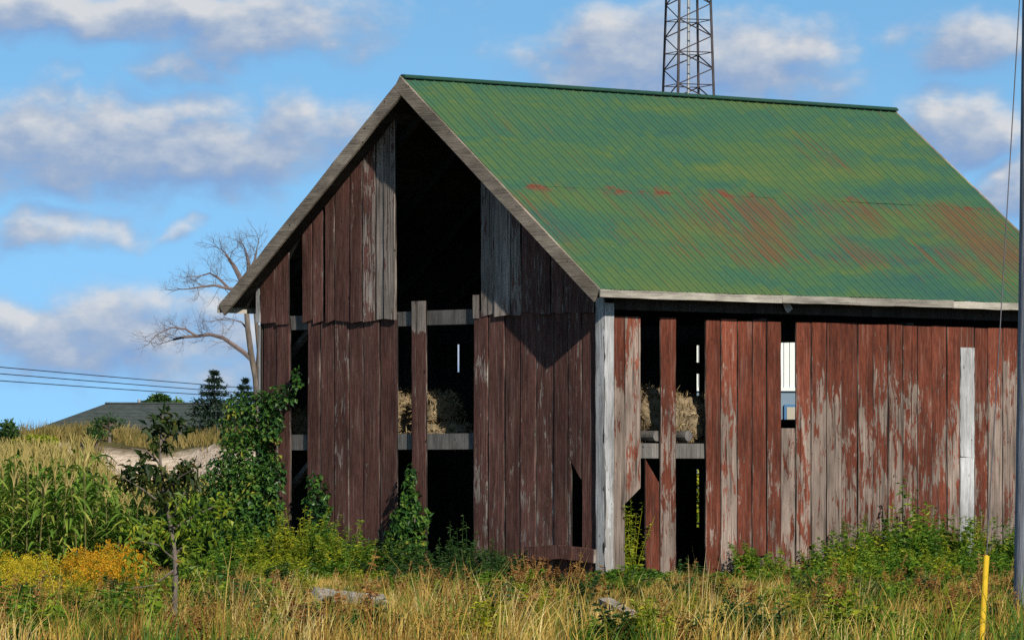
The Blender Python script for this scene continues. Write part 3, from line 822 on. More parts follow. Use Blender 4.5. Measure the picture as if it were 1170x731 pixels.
LAB = {'leafy': ('leafy_weed', 'leafy green weed growing at the foot of the barn boards', 'weed', 'green weeds along the barn'),
       'yellow': ('yellowing_shrub', 'low yellow-green shrub growing in front of the gable', 'shrub', 'yellow-green shrubs before the gable'),
       'dark': ('dark_weed', 'dark green weed in front of the open gable bay', 'weed', 'dark green weeds at the barn wall'),
       'brown': ('dried_weed', 'dried rust-brown seeding weed standing in the grass', 'weed', 'dried brown weeds'),
       'thin': ('thin_weed', 'thin dark weed standing in an open bay of the barn', 'weed', 'thin weeds in the open bays'),
       'tall': ('tall_weed', 'tall weed with broad leaves rising above the bushes at right', 'weed', 'tall broad leaved weeds')}
def weed_at(px, top, wpx, style, front=.5, label=None):
    # stands `front` metres before whichever wall is behind that bearing
    if px < 690: q = barn_hit(px, 600, 0, -front)
    else: q = barn_hit(px, 600, 1, -front)
    w = to_world(*q); g = float(ground(w[0], w[1]))
    z = EYE - (top - Y0) / F * w[1]
    n, lb, c, gr = LAB[style]
    weed(n, (w[0], w[1], g), max(.2, (z - g) * 1.18), wpx / (F / w[1]) * 1.1, style, label or lb, c, None if label else gr)
for a in [(256, 615, 50, 'leafy'), (272, 596, 60, 'leafy'), (292, 588, 55, 'leafy'), (318, 588, 70, 'yellow', .9), (345, 584, 70, 'yellow', .7), (378, 594, 66, 'leafy', .6),
          (300, 622, 60, 'yellow', 1.4), (345, 628, 70, 'yellow', 1.5), (402, 602, 66, 'yellow', 1.0), (425, 608, 66, 'leafy', .8), (448, 612, 56, 'dark', .7), (470, 620, 50, 'dark', .6), (500, 614, 50, 'dark', .8),
          (515, 596, 22, 'thin', .25), (530, 590, 18, 'thin', .3), (545, 612, 60, 'dark', .8), (575, 622, 54, 'dark', .9), (420, 640, 70, 'dark', 1.8), (480, 636, 74, 'dark', 1.8), (540, 640, 74, 'dark', 2.0),
          (602, 645, 40, 'leafy', .6), (628, 640, 30, 'brown', .9), (610, 630, 26, 'brown', .6), (650, 655, 36, 'brown', 1.5), (595, 640, 24, 'brown', 1.2), (640, 670, 40, 'brown', 2.2), (672, 668, 30, 'brown', 1.2),
          (694, 648, 40, 'leafy', .7), (722, 644, 44, 'leafy', .6), (745, 662, 36, 'dark', .7), (786, 628, 22, 'thin', .2), (797, 640, 22, 'thin', .2), (780, 650, 30, 'dark', .4), (835, 664, 40, 'leafy', .7), (700, 672, 46, 'dark', 1.8), (760, 676, 50, 'leafy', 1.8),
          (872, 612, 58, 'leafy', .5), (893, 628, 50, 'yellow', .6), (855, 650, 40, 'leafy', .6), (915, 648, 44, 'leafy', .6),
          (945, 618, 56, 'leafy', .5), (962, 596, 50, 'leafy', .5), (985, 594, 56, 'yellow', .6), (1008, 584, 60, 'leafy', .5), (1032, 578, 60, 'leafy', .6), (1058, 580, 60, 'leafy', .5), (1084, 584, 60, 'leafy', .6), (1108, 592, 60, 'yellow', .6), (1132, 590, 60, 'leafy', .6), (1155, 594, 60, 'leafy', .6), (1180, 620, 46, 'leafy', .6),
          (960, 628, 66, 'yellow', 1.4), (1010, 622, 66, 'leafy', 1.4), (1060, 622, 66, 'yellow', 1.5), (1100, 628, 66, 'leafy', 1.5), (1148, 628, 66, 'leafy', 1.5),
          (600, 624, 40, 'brown', 3.6), (622, 636, 46, 'brown', 4.2), (652, 640, 40, 'brown', 4.0), (668, 656, 36, 'brown', 4.6), (584, 650, 36, 'brown', 4.4), (636, 660, 44, 'brown', 6.0), (540, 664, 40, 'brown', 5.0), (610, 668, 40, 'brown', 7.0),
          (930, 642, 60, 'leafy', 2.6), (975, 636, 70, 'leafy', 2.4), (1025, 632, 74, 'leafy', 2.6), (1075, 640, 70, 'yellow', 2.6), (1120, 636, 66, 'leafy', 2.4), (1155, 640, 66, 'leafy', 2.8), (1000, 650, 70, 'yellow', 4.4), (1090, 652, 76, 'leafy', 4.6),
          (270, 640, 70, 'leafy', 2.4), (320, 640, 70, 'yellow', 2.6), (370, 640, 70, 'leafy', 2.4), (410, 648, 66, 'yellow', 2.8), (455, 655, 66, 'dark', 3.2), (515, 655, 60, 'dark', 3.2), (565, 652, 60, 'leafy', 2.8), (240, 630, 60, 'leafy', 3.0), (810, 668, 50, 'leafy', 2.0), (885, 646, 64, 'leafy', 2.0),
          (1036, 552, 44, 'tall', .5), (1078, 580, 36, 'tall', .5), (1062, 596, 28, 'tall', .7), (1148, 600, 26, 'tall', .6), (1010, 586, 26, 'tall', .5)]:
    weed_at(*a)
w = to_world(*barn_hit(719, 600, 1, .22))
weed('inside_weed', (w[0], w[1], 0), 1.28, .42, 'yellow', 'yellow-green weed seen through the hole under the broken board', 'weed', None)

def plume_plant(name, loc, h, wd, flower, label, group, n=18):
    ln = shoots(n, h, wd, .3)
    v, f = merge([shoot_leaves(ln, 22, .085, .016, .1, .5), stem_arrays(ln, .005)])
    root = link(name, np_mesh(name, v, f), M['yellow'], loc=loc, label=label, cat='wildflower', group=group, rotz=RNG.uniform(0, 6.28))
    C, A = [], []
    for p in ln:
        for k in range(7):
            a = RNG.uniform(0, 6.28); d = np.array([math.cos(a), math.sin(a), .5]) * RNG.uniform(.05, .11)
            s0 = p[-1] + np.array([0, 0, -.16 * k / 7 + .03])
            t = RNG.uniform(0, 1, (13, 1)); C.append(s0 + d * t + RNG.normal(size=(13, 3)) * .009); A.append(rand_dir(13, .3))
    C = np.concatenate(C); A = np.concatenate(A)
    fl = leaves(C, A, rand_dir(len(C)), RNG.uniform(.012, .024, len(C)), RNG.uniform(.010, .018, len(C)), .1, 0)
    link('flower', np_mesh('flower', *[fl[0], [fl[1]]]), M[flower], root)
def plume_at(px, top, depth, wpx, fl, label, group):
    p = at(px, top, depth); g = float(ground(p[0], p[1]))
    plume_plant('goldenrod', (p[0], p[1], g), p[2] - g, wpx * depth / F, fl, label, group)
for px, top, dp in ((4, 622, 62), (24, 618, 64), (44, 626, 63), (10, 640, 59), (38, 646, 58), (58, 640, 65), (-14, 628, 62), (20, 660, 55), (70, 628, 64), (32, 634, 60), (0, 654, 57), (52, 658, 56), (78, 650, 58)):
    plume_at(px, top, dp, 34, 'gold', 'yellow goldenrod in bloom at the left edge before the corn', 'yellow goldenrod at left')
for px, top, dp in ((100, 618, 63), (122, 612, 64), (143, 612, 64), (152, 620, 63), (110, 634, 60), (96, 646, 59), (130, 640, 62), (90, 626, 63), (114, 622, 61), (140, 628, 61)):
    plume_at(px, top, dp, 28, 'orange', 'orange goldenrod in bloom left of the sapling', 'orange goldenrod by the sapling')
for px, top, dp, ll in ((58, 664, 49.5, 'small yellow goldenrod low in the dry grass at left'), (14, 712, 46.5, 'goldenrod tip at the bottom left corner of the view')):
    plume_at(px, top, dp, 44, 'gold', ll, None)
for px, top, dp, wp, st in ((85, 640, 60, 40, 'leafy'), (170, 640, 57, 50, 'leafy'), (205, 645, 56, 60, 'yellow'), (240, 622, 62, 60, 'leafy'), (225, 600, 66, 50, 'leafy'), (150, 665, 52, 44, 'yellow'),
                            (265, 640, 58, 60, 'leafy'), (68, 655, 57, 34, 'yellow'), (320, 668, 52, 50, 'yellow'), (520, 690, 50, 50, 'leafy'), (860, 690, 54, 60, 'yellow'), (1000, 680, 56, 60, 'leafy'), (1060, 690, 54, 60, 'yellow'), (1100, 672, 56, 60, 'leafy')):
    p = at(px, top, dp); g = float(ground(p[0], p[1]))
    weed('field_weed', (p[0], p[1], g), max(.25, p[2] - g), wp * dp / F, st, 'bushy green weed standing out in the dry foreground grass', 'weed', 'weeds in the foreground grass')

def forbs():
    kinds = []
    for st, h, wd in (('leafy', .42, .30), ('yellow', .40, .34), ('brown', .50, .26), ('dark', .36, .34), ('brown', .70, .20), ('leafy', .38, .46), ('dark', .50, .40), ('brown', .55, .34)):
        kinds.append((st, weed('field_weed', (0, 0, 0), h, wd, st, '', 'weed', None)))
    words = {'leafy': ('low leafy green weed half hidden in the foreground grass', 'low green weeds in the foreground grass'), 'yellow': ('low yellow-green weed half hidden in the foreground grass', 'low yellow-green weeds in the foreground grass'),
             'brown': ('dry brown weed stalk standing in the foreground grass', 'dry brown weeds in the foreground grass'), 'dark': ('dark green weed half hidden in the foreground grass', 'dark weeds in the foreground grass')}
    used = set(); n = 0
    while n < 240:
        y = RNG.uniform(44, 66); x = RNG.uniform(-1, 1) * y * .104; px = CX + F * x / y
        if any(abs(px - c[0]) < c[3] + 10 and c[1] < y < c[2] + 1 for c in CLEAR) or near_wall(np.array([x]), np.array([y]))[0] < .5: continue
        k = int(RNG.choice(8, p=[.13, .13, .15, .12, .14, .10, .11, .12])); st, src = kinds[k]
        if k in used: o = src.copy(); COL.objects.link(o)
        else: o = src; used.add(k)
        o.location = (x, y, float(ground(x, y))); sc = RNG.uniform(.75, 1.45) * float(np.interp(y, [44, 54, 66], [1, .85, .65])); o.scale = (sc, sc, sc * RNG.uniform(.8, 1.15)); o.rotation_euler = (0, 0, RNG.uniform(0, 6.28))
        o['label'], o['group'] = words[st]; n += 1
forbs()

# ------------------------------------------------------------------ climbing vines on the gable
def vine(name, label, blobs, n, runners, L=.11):
    """blobs: (px, py, rx, ry, depth off the wall); leaves face outwards from the wall"""
    ar = np.array([b[2] * b[3] * (1 + b[4]) for b in blobs]); cnt = (n * ar / ar.sum()).astype(int)
    nrm = np.append(-VX, 0.0); C, N = [], []
    for (px, py, rx, ry, dep), k in zip(blobs, cnt):
        w = to_world(*barn_hit(px, py, 0, -.06)); s = w[1] / F
        u = rand_dir(k) * (RNG.uniform(.2, 1, (k, 1)) ** .4)
        right = np.array([1.0, 0, 0])
        c = w + nrm * (dep * .5) + right * (u[:, :1] * rx * s) + np.array([0, 0, 1.0]) * (u[:, 1:2] * ry * s) + nrm * (u[:, 2:3] * dep * .5)
        C.append(c); N.append(unit(nrm * .8 + np.array([0, 0, .5]) + u * .6 + RNG.normal(size=(k, 3)) * .45))
    C = np.concatenate(C); N = np.concatenate(N); k = len(C)
    A = unit(np.array([0, 0, -.5]) + RNG.normal(size=(k, 3)) * .6)
    A = A - N * (A * N).sum(1, keepdims=True)
    lv = leaves(C, A, N, RNG.uniform(.6, 1.25, k) * L, RNG.uniform(.6, 1.1, k) * L * .72, .12, .2)
    mb = MB()
    for pts in runners:
        q = [to_world(*barn_hit(px, py, 0, -.05)) for px, py in pts]; mb.tube(q, .02, .008, 5)
    org = to_world(*barn_hit(*runners[0][0], 0, -.05)); org[2] = 0
    v, f = lv
    root = link(name, np_mesh(name, v - org, [f]), M['vine'], loc=org, label=label, cat='vine')
    vv, ff = mb_arrays(mb); link('stem', np_mesh('stem', vv - org, ff), M['bark'], root)
vine('climbing_vine', 'dense dark climbing vine covering the left corner of the gable',
     [(300, 462, 34, 16, .35), (328, 452, 16, 14, .25), (343, 432, 6, 15, .12), (288, 490, 25, 26, .45), (298, 520, 31, 34, .5), (286, 545, 30, 30, .7), (300, 560, 30, 34, .6),
      (274, 580, 28, 28, .8), (300, 595, 34, 30, .7), (256, 604, 18, 18, .6), (318, 485, 12, 22, .25), (320, 540, 12, 24, .2), (318, 590, 14, 26, .2)], 6400,
     [[(296, 640), (298, 560), (292, 500), (305, 455)], [(310, 640), (318, 560), (316, 480), (342, 425)]], .085)
vine('climbing_vine', 'bright vine climbing the lone gable board',
     [(472, 545, 6, 16, .10), (473, 570, 12, 14, .14), (470, 592, 18, 18, .2), (478, 612, 16, 20, .2), (462, 610, 12, 16, .2), (476, 630, 18, 16, .25), (487, 590, 7, 14, .12)], 950,
     [[(474, 660), (474, 600), (471, 540)]], .10)
vine('climbing_vine', 'small vine sprig in the narrow gap beside the left boards',
     [(362, 548, 9, 8, .12), (368, 566, 12, 12, .15), (372, 585, 12, 14, .18), (356, 575, 7, 12, .1), (370, 606, 14, 16, .2), (360, 618, 16, 14, .25)], 520, [[(368, 620), (368, 580), (360, 545)]], .10)

# ------------------------------------------------------------------ sapling in the left foreground
def sapling():
    D = 47.5; base = at(198, 728, D); base[2] = float(ground(base[0], base[1])) - .03
    org = base.copy(); root = link('sapling', None, loc=org, label='thin dark leaved sapling standing in the dry grass at left', cat='tree')
    P = lambda px, py, dd=0: at(px, py, D + dd) - org
    mb = MB()
    mb.tube([(0, 0, 0), P(199, 690), P(201, 650), P(198, 618), P(193, 590), P(187, 560), P(183, 525), P(184, 495), P(186, 474)], .036, .008, 8, power=.7)
    br = [[(200, 640), (180, 622), (160, 618)], [(200, 632), (222, 615), (248, 610)], [(196, 605), (220, 590), (252, 575)], [(190, 580), (165, 560), (140, 545)], [(188, 565), (205, 545), (222, 535)],
          [(183, 530), (168, 515), (150, 512)], [(184, 505), (200, 490), (214, 482)], [(194, 595), (212, 560), (225, 520)], [(200, 650), (176, 668), (150, 672)]]
    for b in br:
        z = RNG.uniform(-.35, .35); mb.tube([P(*p, z * k / 2) for k, p in enumerate(b)], .013, .004, 5)
    vv, ff = mb_arrays(mb); link('trunk', np_mesh('trunk', vv, ff), M['bark'], root)
    def crown(clumps, n, mat, L):
        C = []
        ar = np.array([c[2] * c[3] for c in clumps], float); cnt = (n * ar / ar.sum()).astype(int)
        for (px, py, rx, ry), k in zip(clumps, cnt):
            u = rand_dir(k) * RNG.uniform(.1, 1, (k, 1)) ** .5
            C.append(P(px, py) + u * np.array([rx * D / F, max(rx, ry) * D / F, ry * D / F]))
        C = np.concatenate(C); k = len(C)
        A = unit(RNG.normal(size=(k, 3)) + np.array([0, 0, -.45])); N = unit(np.array([0, 0, .9]) + RNG.normal(size=(k, 3)) * .6)
        v, f = leaves(C, A, N, RNG.uniform(.6, 1.3, k) * L, RNG.uniform(.6, 1.2, k) * L * .42, .2, .25)
        link('crown', np_mesh('crown', v, [f]), mat, root)
    crown([(186, 482, 20, 14), (205, 486, 18, 10), (172, 492, 10, 8), (184, 505, 12, 14), (155, 540, 20, 15), (142, 548, 10, 14), (172, 545, 16, 18), (196, 548, 18, 20), (213, 535, 14, 16), (168, 520, 10, 8), (222, 545, 8, 16), (188, 572, 16, 14)], 620, M['saplingdark'], .105)
    crown([(215, 575, 26, 20), (245, 590, 24, 20), (200, 600, 26, 18), (170, 610, 26, 16), (230, 615, 26, 16), (255, 575, 12, 12), (160, 640, 22, 14), (215, 640, 22, 16), (150, 605, 14, 14), (180, 668, 22, 14), (225, 600, 24, 18)], 560, M['sapling'], .10)
sapling()

# ------------------------------------------------------------------ maize
def corn_variant(seed):
    r = np.random.default_rng(seed); h = 1.0
    mb = MB(); H = 1.72 * r.uniform(.93, 1.07)
    lean = r.normal(size=2) * .05
    axis = lambda t: np.array([lean[0] * t * t, lean[1] * t * t, H * t])
    mb.tube([axis(t) for t in np.linspace(0, 1, 6)], .014, .007, 5)
    stalk = mb.mesh('corn_stalk')
    vs, fs, o = [], [], 0
    nl = 13; a0 = r.uniform(0, 6.28)
    for k in range(nl):
        t = .1 + .86 * k / (nl - 1); b = axis(t); a = a0 + (k % 2) * math.pi + r.normal() * .35
        L = (.80 - .5 * abs(t - .5)) * r.uniform(.8, 1.15); wd = .075 * r.uniform(.8, 1.15)
        d = np.array([math.cos(a), math.sin(a), 0]); s = np.array([-math.sin(a), math.cos(a), 0])
        rise = r.uniform(.5, 1.2) ; sag = r.uniform(.7, 1.5)
        for q in range(7):
            u = q / 6
            c = b + d * L * (u * .75) + np.array([0, 0, L * (rise * u - (rise * .6 + sag * .55) * u * u)])
            ww = wd * (math.sin(min(1, u * 1.6 + .25) * math.pi / 2)) * (1 - u ** 2.2) + .003
            tw = np.array([0, 0, .25 * ww])
            vs += [c + s * ww / 2 + tw, c - tw * .6, c - s * ww / 2 + tw]
        for q in range(6):
            for j in range(2): fs.append((o + q * 3 + j, o + q * 3 + j + 1, o + q * 3 + j + 4, o + q * 3 + j + 3))
        o += 21
    leaf = np_mesh('corn_foliage', np.array(vs), [np.array(fs)])
    mb = MB(); top = axis(1.0)
    for k in range(8):
        a = r.uniform(0, 6.28); sp = 0.02 if k == 0 else r.uniform(.03, .11)
        L = .36 if k == 0 else r.uniform(.2, .32); st = top + np.array([0, 0, -.05 + .012 * k])
        d = np.array([math.cos(a), math.sin(a), 0])
        mb.tube([st, st + d * sp * .5 + [0, 0, L * .6], st + d * sp * 1.2 + [0, 0, L]], .008, .005, 4)
    tas = mb.mesh('corn_tassel')
    for me, m in ((stalk, 'stem'), (leaf, 'corn'), (tas, 'corntop')): me.materials.append(M[m])
    return stalk, leaf, tas
VAR = [corn_variant(100 + i) for i in range(8)]
def corn():
    spots = []
    for row in range(26):
        y = 79.2 + row * .72
        x = -.1016 * y - 1.4 + RNG.uniform(0, .2)
        while x < -3.2 - .02 * row:
            spots.append((x + RNG.normal() * .03, y + RNG.normal() * .05 + .10 * (x + 8), row)); x += .20 * RNG.uniform(.8, 1.25)
    spots.sort(key=lambda s: s[1])
    left = []
    n = 0
    for x, y, row in spots:
        px = CX + F * x / y
        g = float(ground(x, y)); k = RNG.integers(0, 8); rz = RNG.uniform(0, 6.28)
        sc = (.76 + .15 * min(1, row / 5)) * RNG.uniform(.88, 1.1) * (1.03 - .32 * float(smooth(95, 135, px)))
        if n < 290 and px > -12:
            st, lf, ts = VAR[k]
            o = link('corn_plant', st, loc=(x, y, g), rotz=rz, label='tasselled corn plant standing in the field left of the barn', cat='corn', group='corn plants in the field'); o.scale = (1.05, 1.05, sc)
            link('foliage', lf, parent=o); link('tassel', ts, parent=o); n += 1
        else: left.append((x, y, g, k, rz, sc))
    for name, i, m in (('corn_field', 1, 'corn'), ('corn_field_tassels', 2, 'corntop')):
        parts = []
        for x, y, g, k, rz, sc in left:
            me = VAR[k][i]; v = np.empty(len(me.vertices) * 3); me.vertices.foreach_get('co', v); v = v.reshape(-1, 3)
            c, s = math.cos(rz), math.sin(rz)
            v = np.stack([v[:, 0] * c - v[:, 1] * s + x, v[:, 0] * s + v[:, 1] * c + y, v[:, 2] * sc + g], 1)
            fs = {}
            for p in me.polygons: fs.setdefault(len(p.vertices), []).append(list(p.vertices))
            parts.append((v, [np.array(a) for a in fs.values()]))
        v, f = merge(parts)
        if i == 1: root = link(name, np_mesh(name, v, f), M[m], kind='stuff', label='farther rows of standing corn behind the front plants', cat='corn')
        else: link('tassel', np_mesh(name, v, f), M[m], root)
corn()

# ------------------------------------------------------------------ trees
def grow(mb, p, d, L, r, depth, rng, up=.15, kink=.25, split=(2, 3), taper=.6):
    n = 4; pts = [p]
    for k in range(n):
        d = (d + Vector(rng.normal(size=3)) * kink / 1.6 + Vector((0, 0, up * .3))).normalized(); pts.append(pts[-1] + d * (L / n))
    mb.tube(pts, r, r * taper, 5 if depth > 1 else 4)
    if depth <= 0: return
    for k in range(rng.integers(split[0], split[1] + 1)):
        t = rng.uniform(.35, 1); i = min(int(t * n), n - 1); q = pts[i].lerp(pts[i + 1], t * n - i)
        nd = (d + Vector(rng.normal(size=3)) * .75 + Vector((0, 0, up))).normalized()
        grow(mb, q, nd, L * rng.uniform(.55, .8), r * taper * .72, depth - 1, rng, up, kink, split, taper)
    nd = (d + Vector(rng.normal(size=3)) * .2).normalized()
    grow(mb, pts[-1], nd, L * .7, r * taper * .85, depth - 1, rng, up, kink, split, taper)
def bare_tree():
    D = 90.0; b = at(296, 560, D); org = np.array([b[0], b[1], float(ground(b[0], b[1]))])
    root = link('bare_tree', None, loc=org, label='leafless tree with a long drooping limb behind the barn corner', cat='tree')
    P = lambda px, py, dd=0: Vector(at(px, py, D + dd) - org)
    r = np.random.default_rng(5)
    mb = MB()
    mb.tube([(0, 0, -.05), P(296, 520), P(295, 470), P(292, 430), P(287, 405), P(283, 375), P(281, 345)], .072, .046, 8)
    mb.tube([P(294, 440), P(296, 400), P(292, 360), P(300, 310)], .05, .025, 6)
    link('trunk', mb.mesh('trunk', True), M['bark'], root)
    mb = MB()
    limbs = [([(289, 412), (278, 402), (265, 393), (255, 386), (240, 382), (225, 384), (210, 385), (198, 388)], .05, .02),
             ([(281, 345), (278, 325), (268, 305), (263, 298), (258, 290)], .06, .02), ([(281, 345), (284, 318), (284, 300), (281, 288)], .06, .018),
             ([(278, 330), (262, 330), (245, 326), (228, 328), (216, 330)], .035, .012), ([(262, 330), (250, 318), (240, 312), (226, 316)], .028, .01), ([(284, 378), (276, 368), (262, 364)], .022, .008),
             ([(284, 310), (291, 298), (293, 286)], .035, .012), ([(225, 384), (212, 376), (196, 374), (184, 380)], .025, .009)]
    for pts, r0, r1 in limbs:
        z = r.uniform(-.4, .4); q = [P(*p, z * k / len(pts)) for k, p in enumerate(pts)]; mb.tube(q, r0, r1, 6)
        for k in range(2, len(q)):
            for j in range(4 if pts[0] != (289, 412) or k > 3 else 1):
                d = ((q[k] - q[k - 1]).normalized() + Vector(r.normal(size=3)) * .7 + Vector((0, 0, .25))).normalized()
                grow(mb, q[k - 1].lerp(q[k], r.uniform(0, 1)), d, r.uniform(.16, .32), .005, 3, r, .12, .3, (2, 3), .65)
        grow(mb, q[-1], (q[-1] - q[-2]).normalized(), .26, .009, 3, r, .1, .3, (2, 3), .65)
    link('crown', mb.mesh('crown'), M['twig'], root)
bare_tree()

def conifer(px, top, depth, wpx, label):
    t = at(px, top, depth); g = float(ground(t[0], t[1])); H = t[2] - g; R = wpx / 2 * depth / F
    root = link('conifer', None, loc=(t[0], t[1], g), label=label, cat='tree')
    mb = MB(); mb.tube([(0, 0, 0), (0, 0, H * .97)], .02 * H, .01, 6); link('trunk', mb.mesh('trunk'), M['bark'], root)
    C, A, N, L = [], [], [], []
    lay = 20
    for k in range(lay):
        f = k / (lay - 1); z = H * (.12 + .86 * f); rr = R * (1 - f) ** .8 * RNG.uniform(.92, 1.08) + .03 * R
        for b in range(int(26 - 14 * f)):
            a = RNG.uniform(0, 6.28); l = rr * RNG.uniform(.8, 1.08); m = 30
            u = RNG.uniform(.08, 1, m); d = np.array([math.cos(a), math.sin(a), 0])
            p = np.outer(u * l, d); p[:, 2] += z - .25 * l * u ** 1.2 + .14 * l * u ** 3 * 1.5
            C.append(p + RNG.normal(size=(m, 3)) *   .03 * H * .25); A.append(d + RNG.normal(size=(m, 3)) * .6 + [0, 0, .1])
            L.append(np.full(m, .052 * H * (.5 + .6 * (1 - f))))
    C = np.concatenate(C); A = np.concatenate(A); L = np.concatenate(L)
    v, f = leaves(C, A, unit(RNG.normal(size=C.shape) * .5 + [0, 0, 1]), L * RNG.uniform(.6, 1.2, len(L)), L * .34, .1, .1)
    link('crown', np_mesh('crown', v, [f]), M['conifer'], root)
conifer(245, 423, 170, 146, 'dark spruce standing alone left of the barn corner')
conifer(280, 432, 176, 104, 'smaller dark spruce just beside the leafless tree')
def round_tree(name, px, top, depth, wpx, hpx, mat, label, L=.16, n=1500, cat='tree', to_ground=False):
    c = at(px, top + hpx / 2, depth); g = float(ground(c[0], c[1])); s = depth / F
    root = link(name, None, loc=(c[0], c[1], g), label=label, cat=cat)
    mb = MB(); q = Vector((0, 0, c[2] - g)); mb.tube([(0, 0, -.05), q * .5, q], .04 * hpx * s + .03, .02, 6)
    C = []
    for k in range(16):
        u = rand_dir(1)[0] * RNG.uniform(.2, .8); cc = np.array([u[0] * wpx * s / 2, u[1] * wpx * s / 2, u[2] * hpx * s / 2 + c[2] - g])
        mb.tube([q * .6, Vector(cc)], .02, .008, 4)
        rr = RNG.uniform(.2, .38) * np.array([wpx, wpx, hpx]) * s / 2; m = n // 16
        C.append(cc + rand_dir(m) * RNG.uniform(.3, 1, (m, 1)) ** .5 * rr * 1.15)
    link('trunk', mb.mesh('trunk'), M['bark'], root)
    C = np.concatenate(C); k = len(C)
    v, f = leaves(C, rand_dir(k), unit(RNG.normal(size=(k, 3)) * .6 + [0, 0, .8]), RNG.uniform(.6, 1.2, k) * L, RNG.uniform(.5, 1, k) * L * .6, .15, .15)
    link('crown', np_mesh('crown', v, [f]), M[mat], root)
round_tree('tree', 179, 449, 290, 34, 22, 'darkleaf', 'round dark tree top showing behind the house roof', .35, 1100)
round_tree('tree', 205, 453, 285, 22, 18, 'leafy', 'small sparse tree top right of the round one behind the house roof', .26, 320)
round_tree('shrub', 125, 470, 117, 40, 24, 'darkleaf', 'small open shrub on the grassy bank in front of the house roof', .09, 330, 'shrub')
round_tree('shrub', 110, 484, 116, 30, 24, 'darkleaf', 'small dark shrub low on the grassy bank left of the open one', .10, 520, 'shrub')
round_tree('shrub', -2, 474, 114, 74, 50, 'darkleaf', 'dark shrub on the bank at the left edge of the view', .12, 1500, 'shrub')
round_tree('shrub', 45, 494, 113, 60, 24, 'yellow', 'wide yellowish shrub on the bank above the corn', .10, 900, 'shrub')

round_tree('shrub', 797, 530, 88, 40, 110, 'yellow', 'yellow-green shrub glimpsed through the low chink in the barn', .12, 1400, 'shrub')

# ------------------------------------------------------------------ house beyond the bank
def house():
    D = 255.0; s = D / F
    org = at(180, 540, D); org[2] = 0
    root = link('house', None, loc=org, label='low house with a dark hipped roof beyond the grassy bank', cat='house')
    x0, x1 = (20 - 180) * s, (330 - 180) * s; zr = at(0, 459.5, D)[2]; ze = at(0, 497, D)[2]
    dep = 9.0
    xr0, xr1 = (113 - 180) * s, (255 - 180) * s
    mb = MB(); e = .0
    vs = [(x0, 0, ze), (x1, 0, ze), (x1, dep, ze), (x0, dep, ze), (xr0, dep / 2, zr), (xr1, dep / 2, zr), (x0, 0, ze - .15), (x1, 0, ze - .15), (x1, dep, ze - .15), (x0, dep, ze - .15)]
    mb.add(vs, [(0, 1, 5, 4), (1, 2, 5), (2, 3, 4, 5), (3, 0, 4), (0, 6, 7, 1), (1, 7, 8, 2), (2, 8, 9, 3), (3, 9, 6, 0), (6, 9, 8, 7)])
    rf = link('roof', mb.mesh('roof'), M['shingle'], root)
    mb = MB(); mb.bar((xr0 - .05, dep / 2, zr + .03), (xr1 + .05, dep / 2, zr + .03), .3, .07); link('ridge_cap', mb.mesh('ridge_cap'), M['shingle'], rf)
    mb = MB(); mb.tube([((150 - 180) * s, dep / 2 + .8, zr - .5), ((150 - 180) * s, dep / 2 + .8, zr + .22)], .09, .09, 8); link('vent_pipe', mb.mesh('vent_pipe'), M['galv'], rf)
    mb = MB(); mb.box((x0 + .4, .4, 0), (x1 - .4, dep - .4, ze - .153)); link('wall', mb.mesh('wall'), M['render'], root)
    for k in range(3):
        xc = x0 + 2.2 + k * 3.6
        mb = MB(); mb.box((xc - .7, .34, 1.0), (xc + .7, .42, 2.3)); w = link('window', mb.mesh('window'), M['shedwhite'], root)
        mb = MB(); mb.box((xc - .6, .32, 1.1), (xc + .6, .338, 2.2)); link('pane', mb.mesh('pane'), M['glass'], w)
house()

# ------------------------------------------------------------------ white shed behind the barn (seen through the gap)
def shed():
    D = 98.0; org = at(900, 540, D); org[2] = 0; s = D / F
    root = link('metal_shed', None, loc=org, label='white ribbed metal shed seen through the gap in the barn side', cat='shed')
    zj = at(900, 443, D)[2]; x0, x1 = -2.6, 6.0
    mb = MB(); mb.box((x0, .02, 0), (x1, 7, zj)); wl = link('wall', mb.mesh('wall'), M['shedblue'], root, label='blue-grey lower wall')
    mb = MB(); x = x0
    while x < x1:
        mb.box((x, 0, zj + .006), (x + .075, .05, 5.0)); mb.box((x + .075, .03, zj + .006), (x + .11, .06, 5.0)); x += .11
    mb.box((x0, .062, zj + .006), (x1, 7, 4.99)); link('wall', mb.mesh('wall'), M['shedwhite'], root, label='white ribbed upper wall')
    mb = MB(); mb.box((x0 - .05, -.04, zj - .06), (x1 + .05, -.003, zj + .005)); link('trim_strip', mb.mesh('trim_strip'), M['shedwhite'], root)
    mb = MB(); mb.add([(x0 - .3, -.3, 5.0), (x1 + .3, -.3, 5.0), (x1 + .3, 7.3, 5.0), (x0 - .3, 7.3, 5.0), (x0 - .3, 3.5, 6.2), (x1 + .3, 3.5, 6.2)], [(0, 1, 5, 4), (2, 3, 4, 5), (0, 4, 3), (1, 2, 5), (3, 2, 1, 0)])
    link('roof', mb.mesh('roof'), M['galv'], root)
    zt, zb = at(900, 462, D)[2], at(900, 500, D)[2]
    a, b = (896 - 900) * s, (936 - 900) * s
    mb = MB(); mb.box((a, -.05, zb), (b, .018, zt)); w = link('window', mb.mesh('window'), M['bluetrim'], root)
    mb = MB(); mb.box((a + .05, -.06, zb + .05), (b - .05, -.052, zt - .05)); link('pane', mb.mesh('pane'), M['tan'], w)
shed()

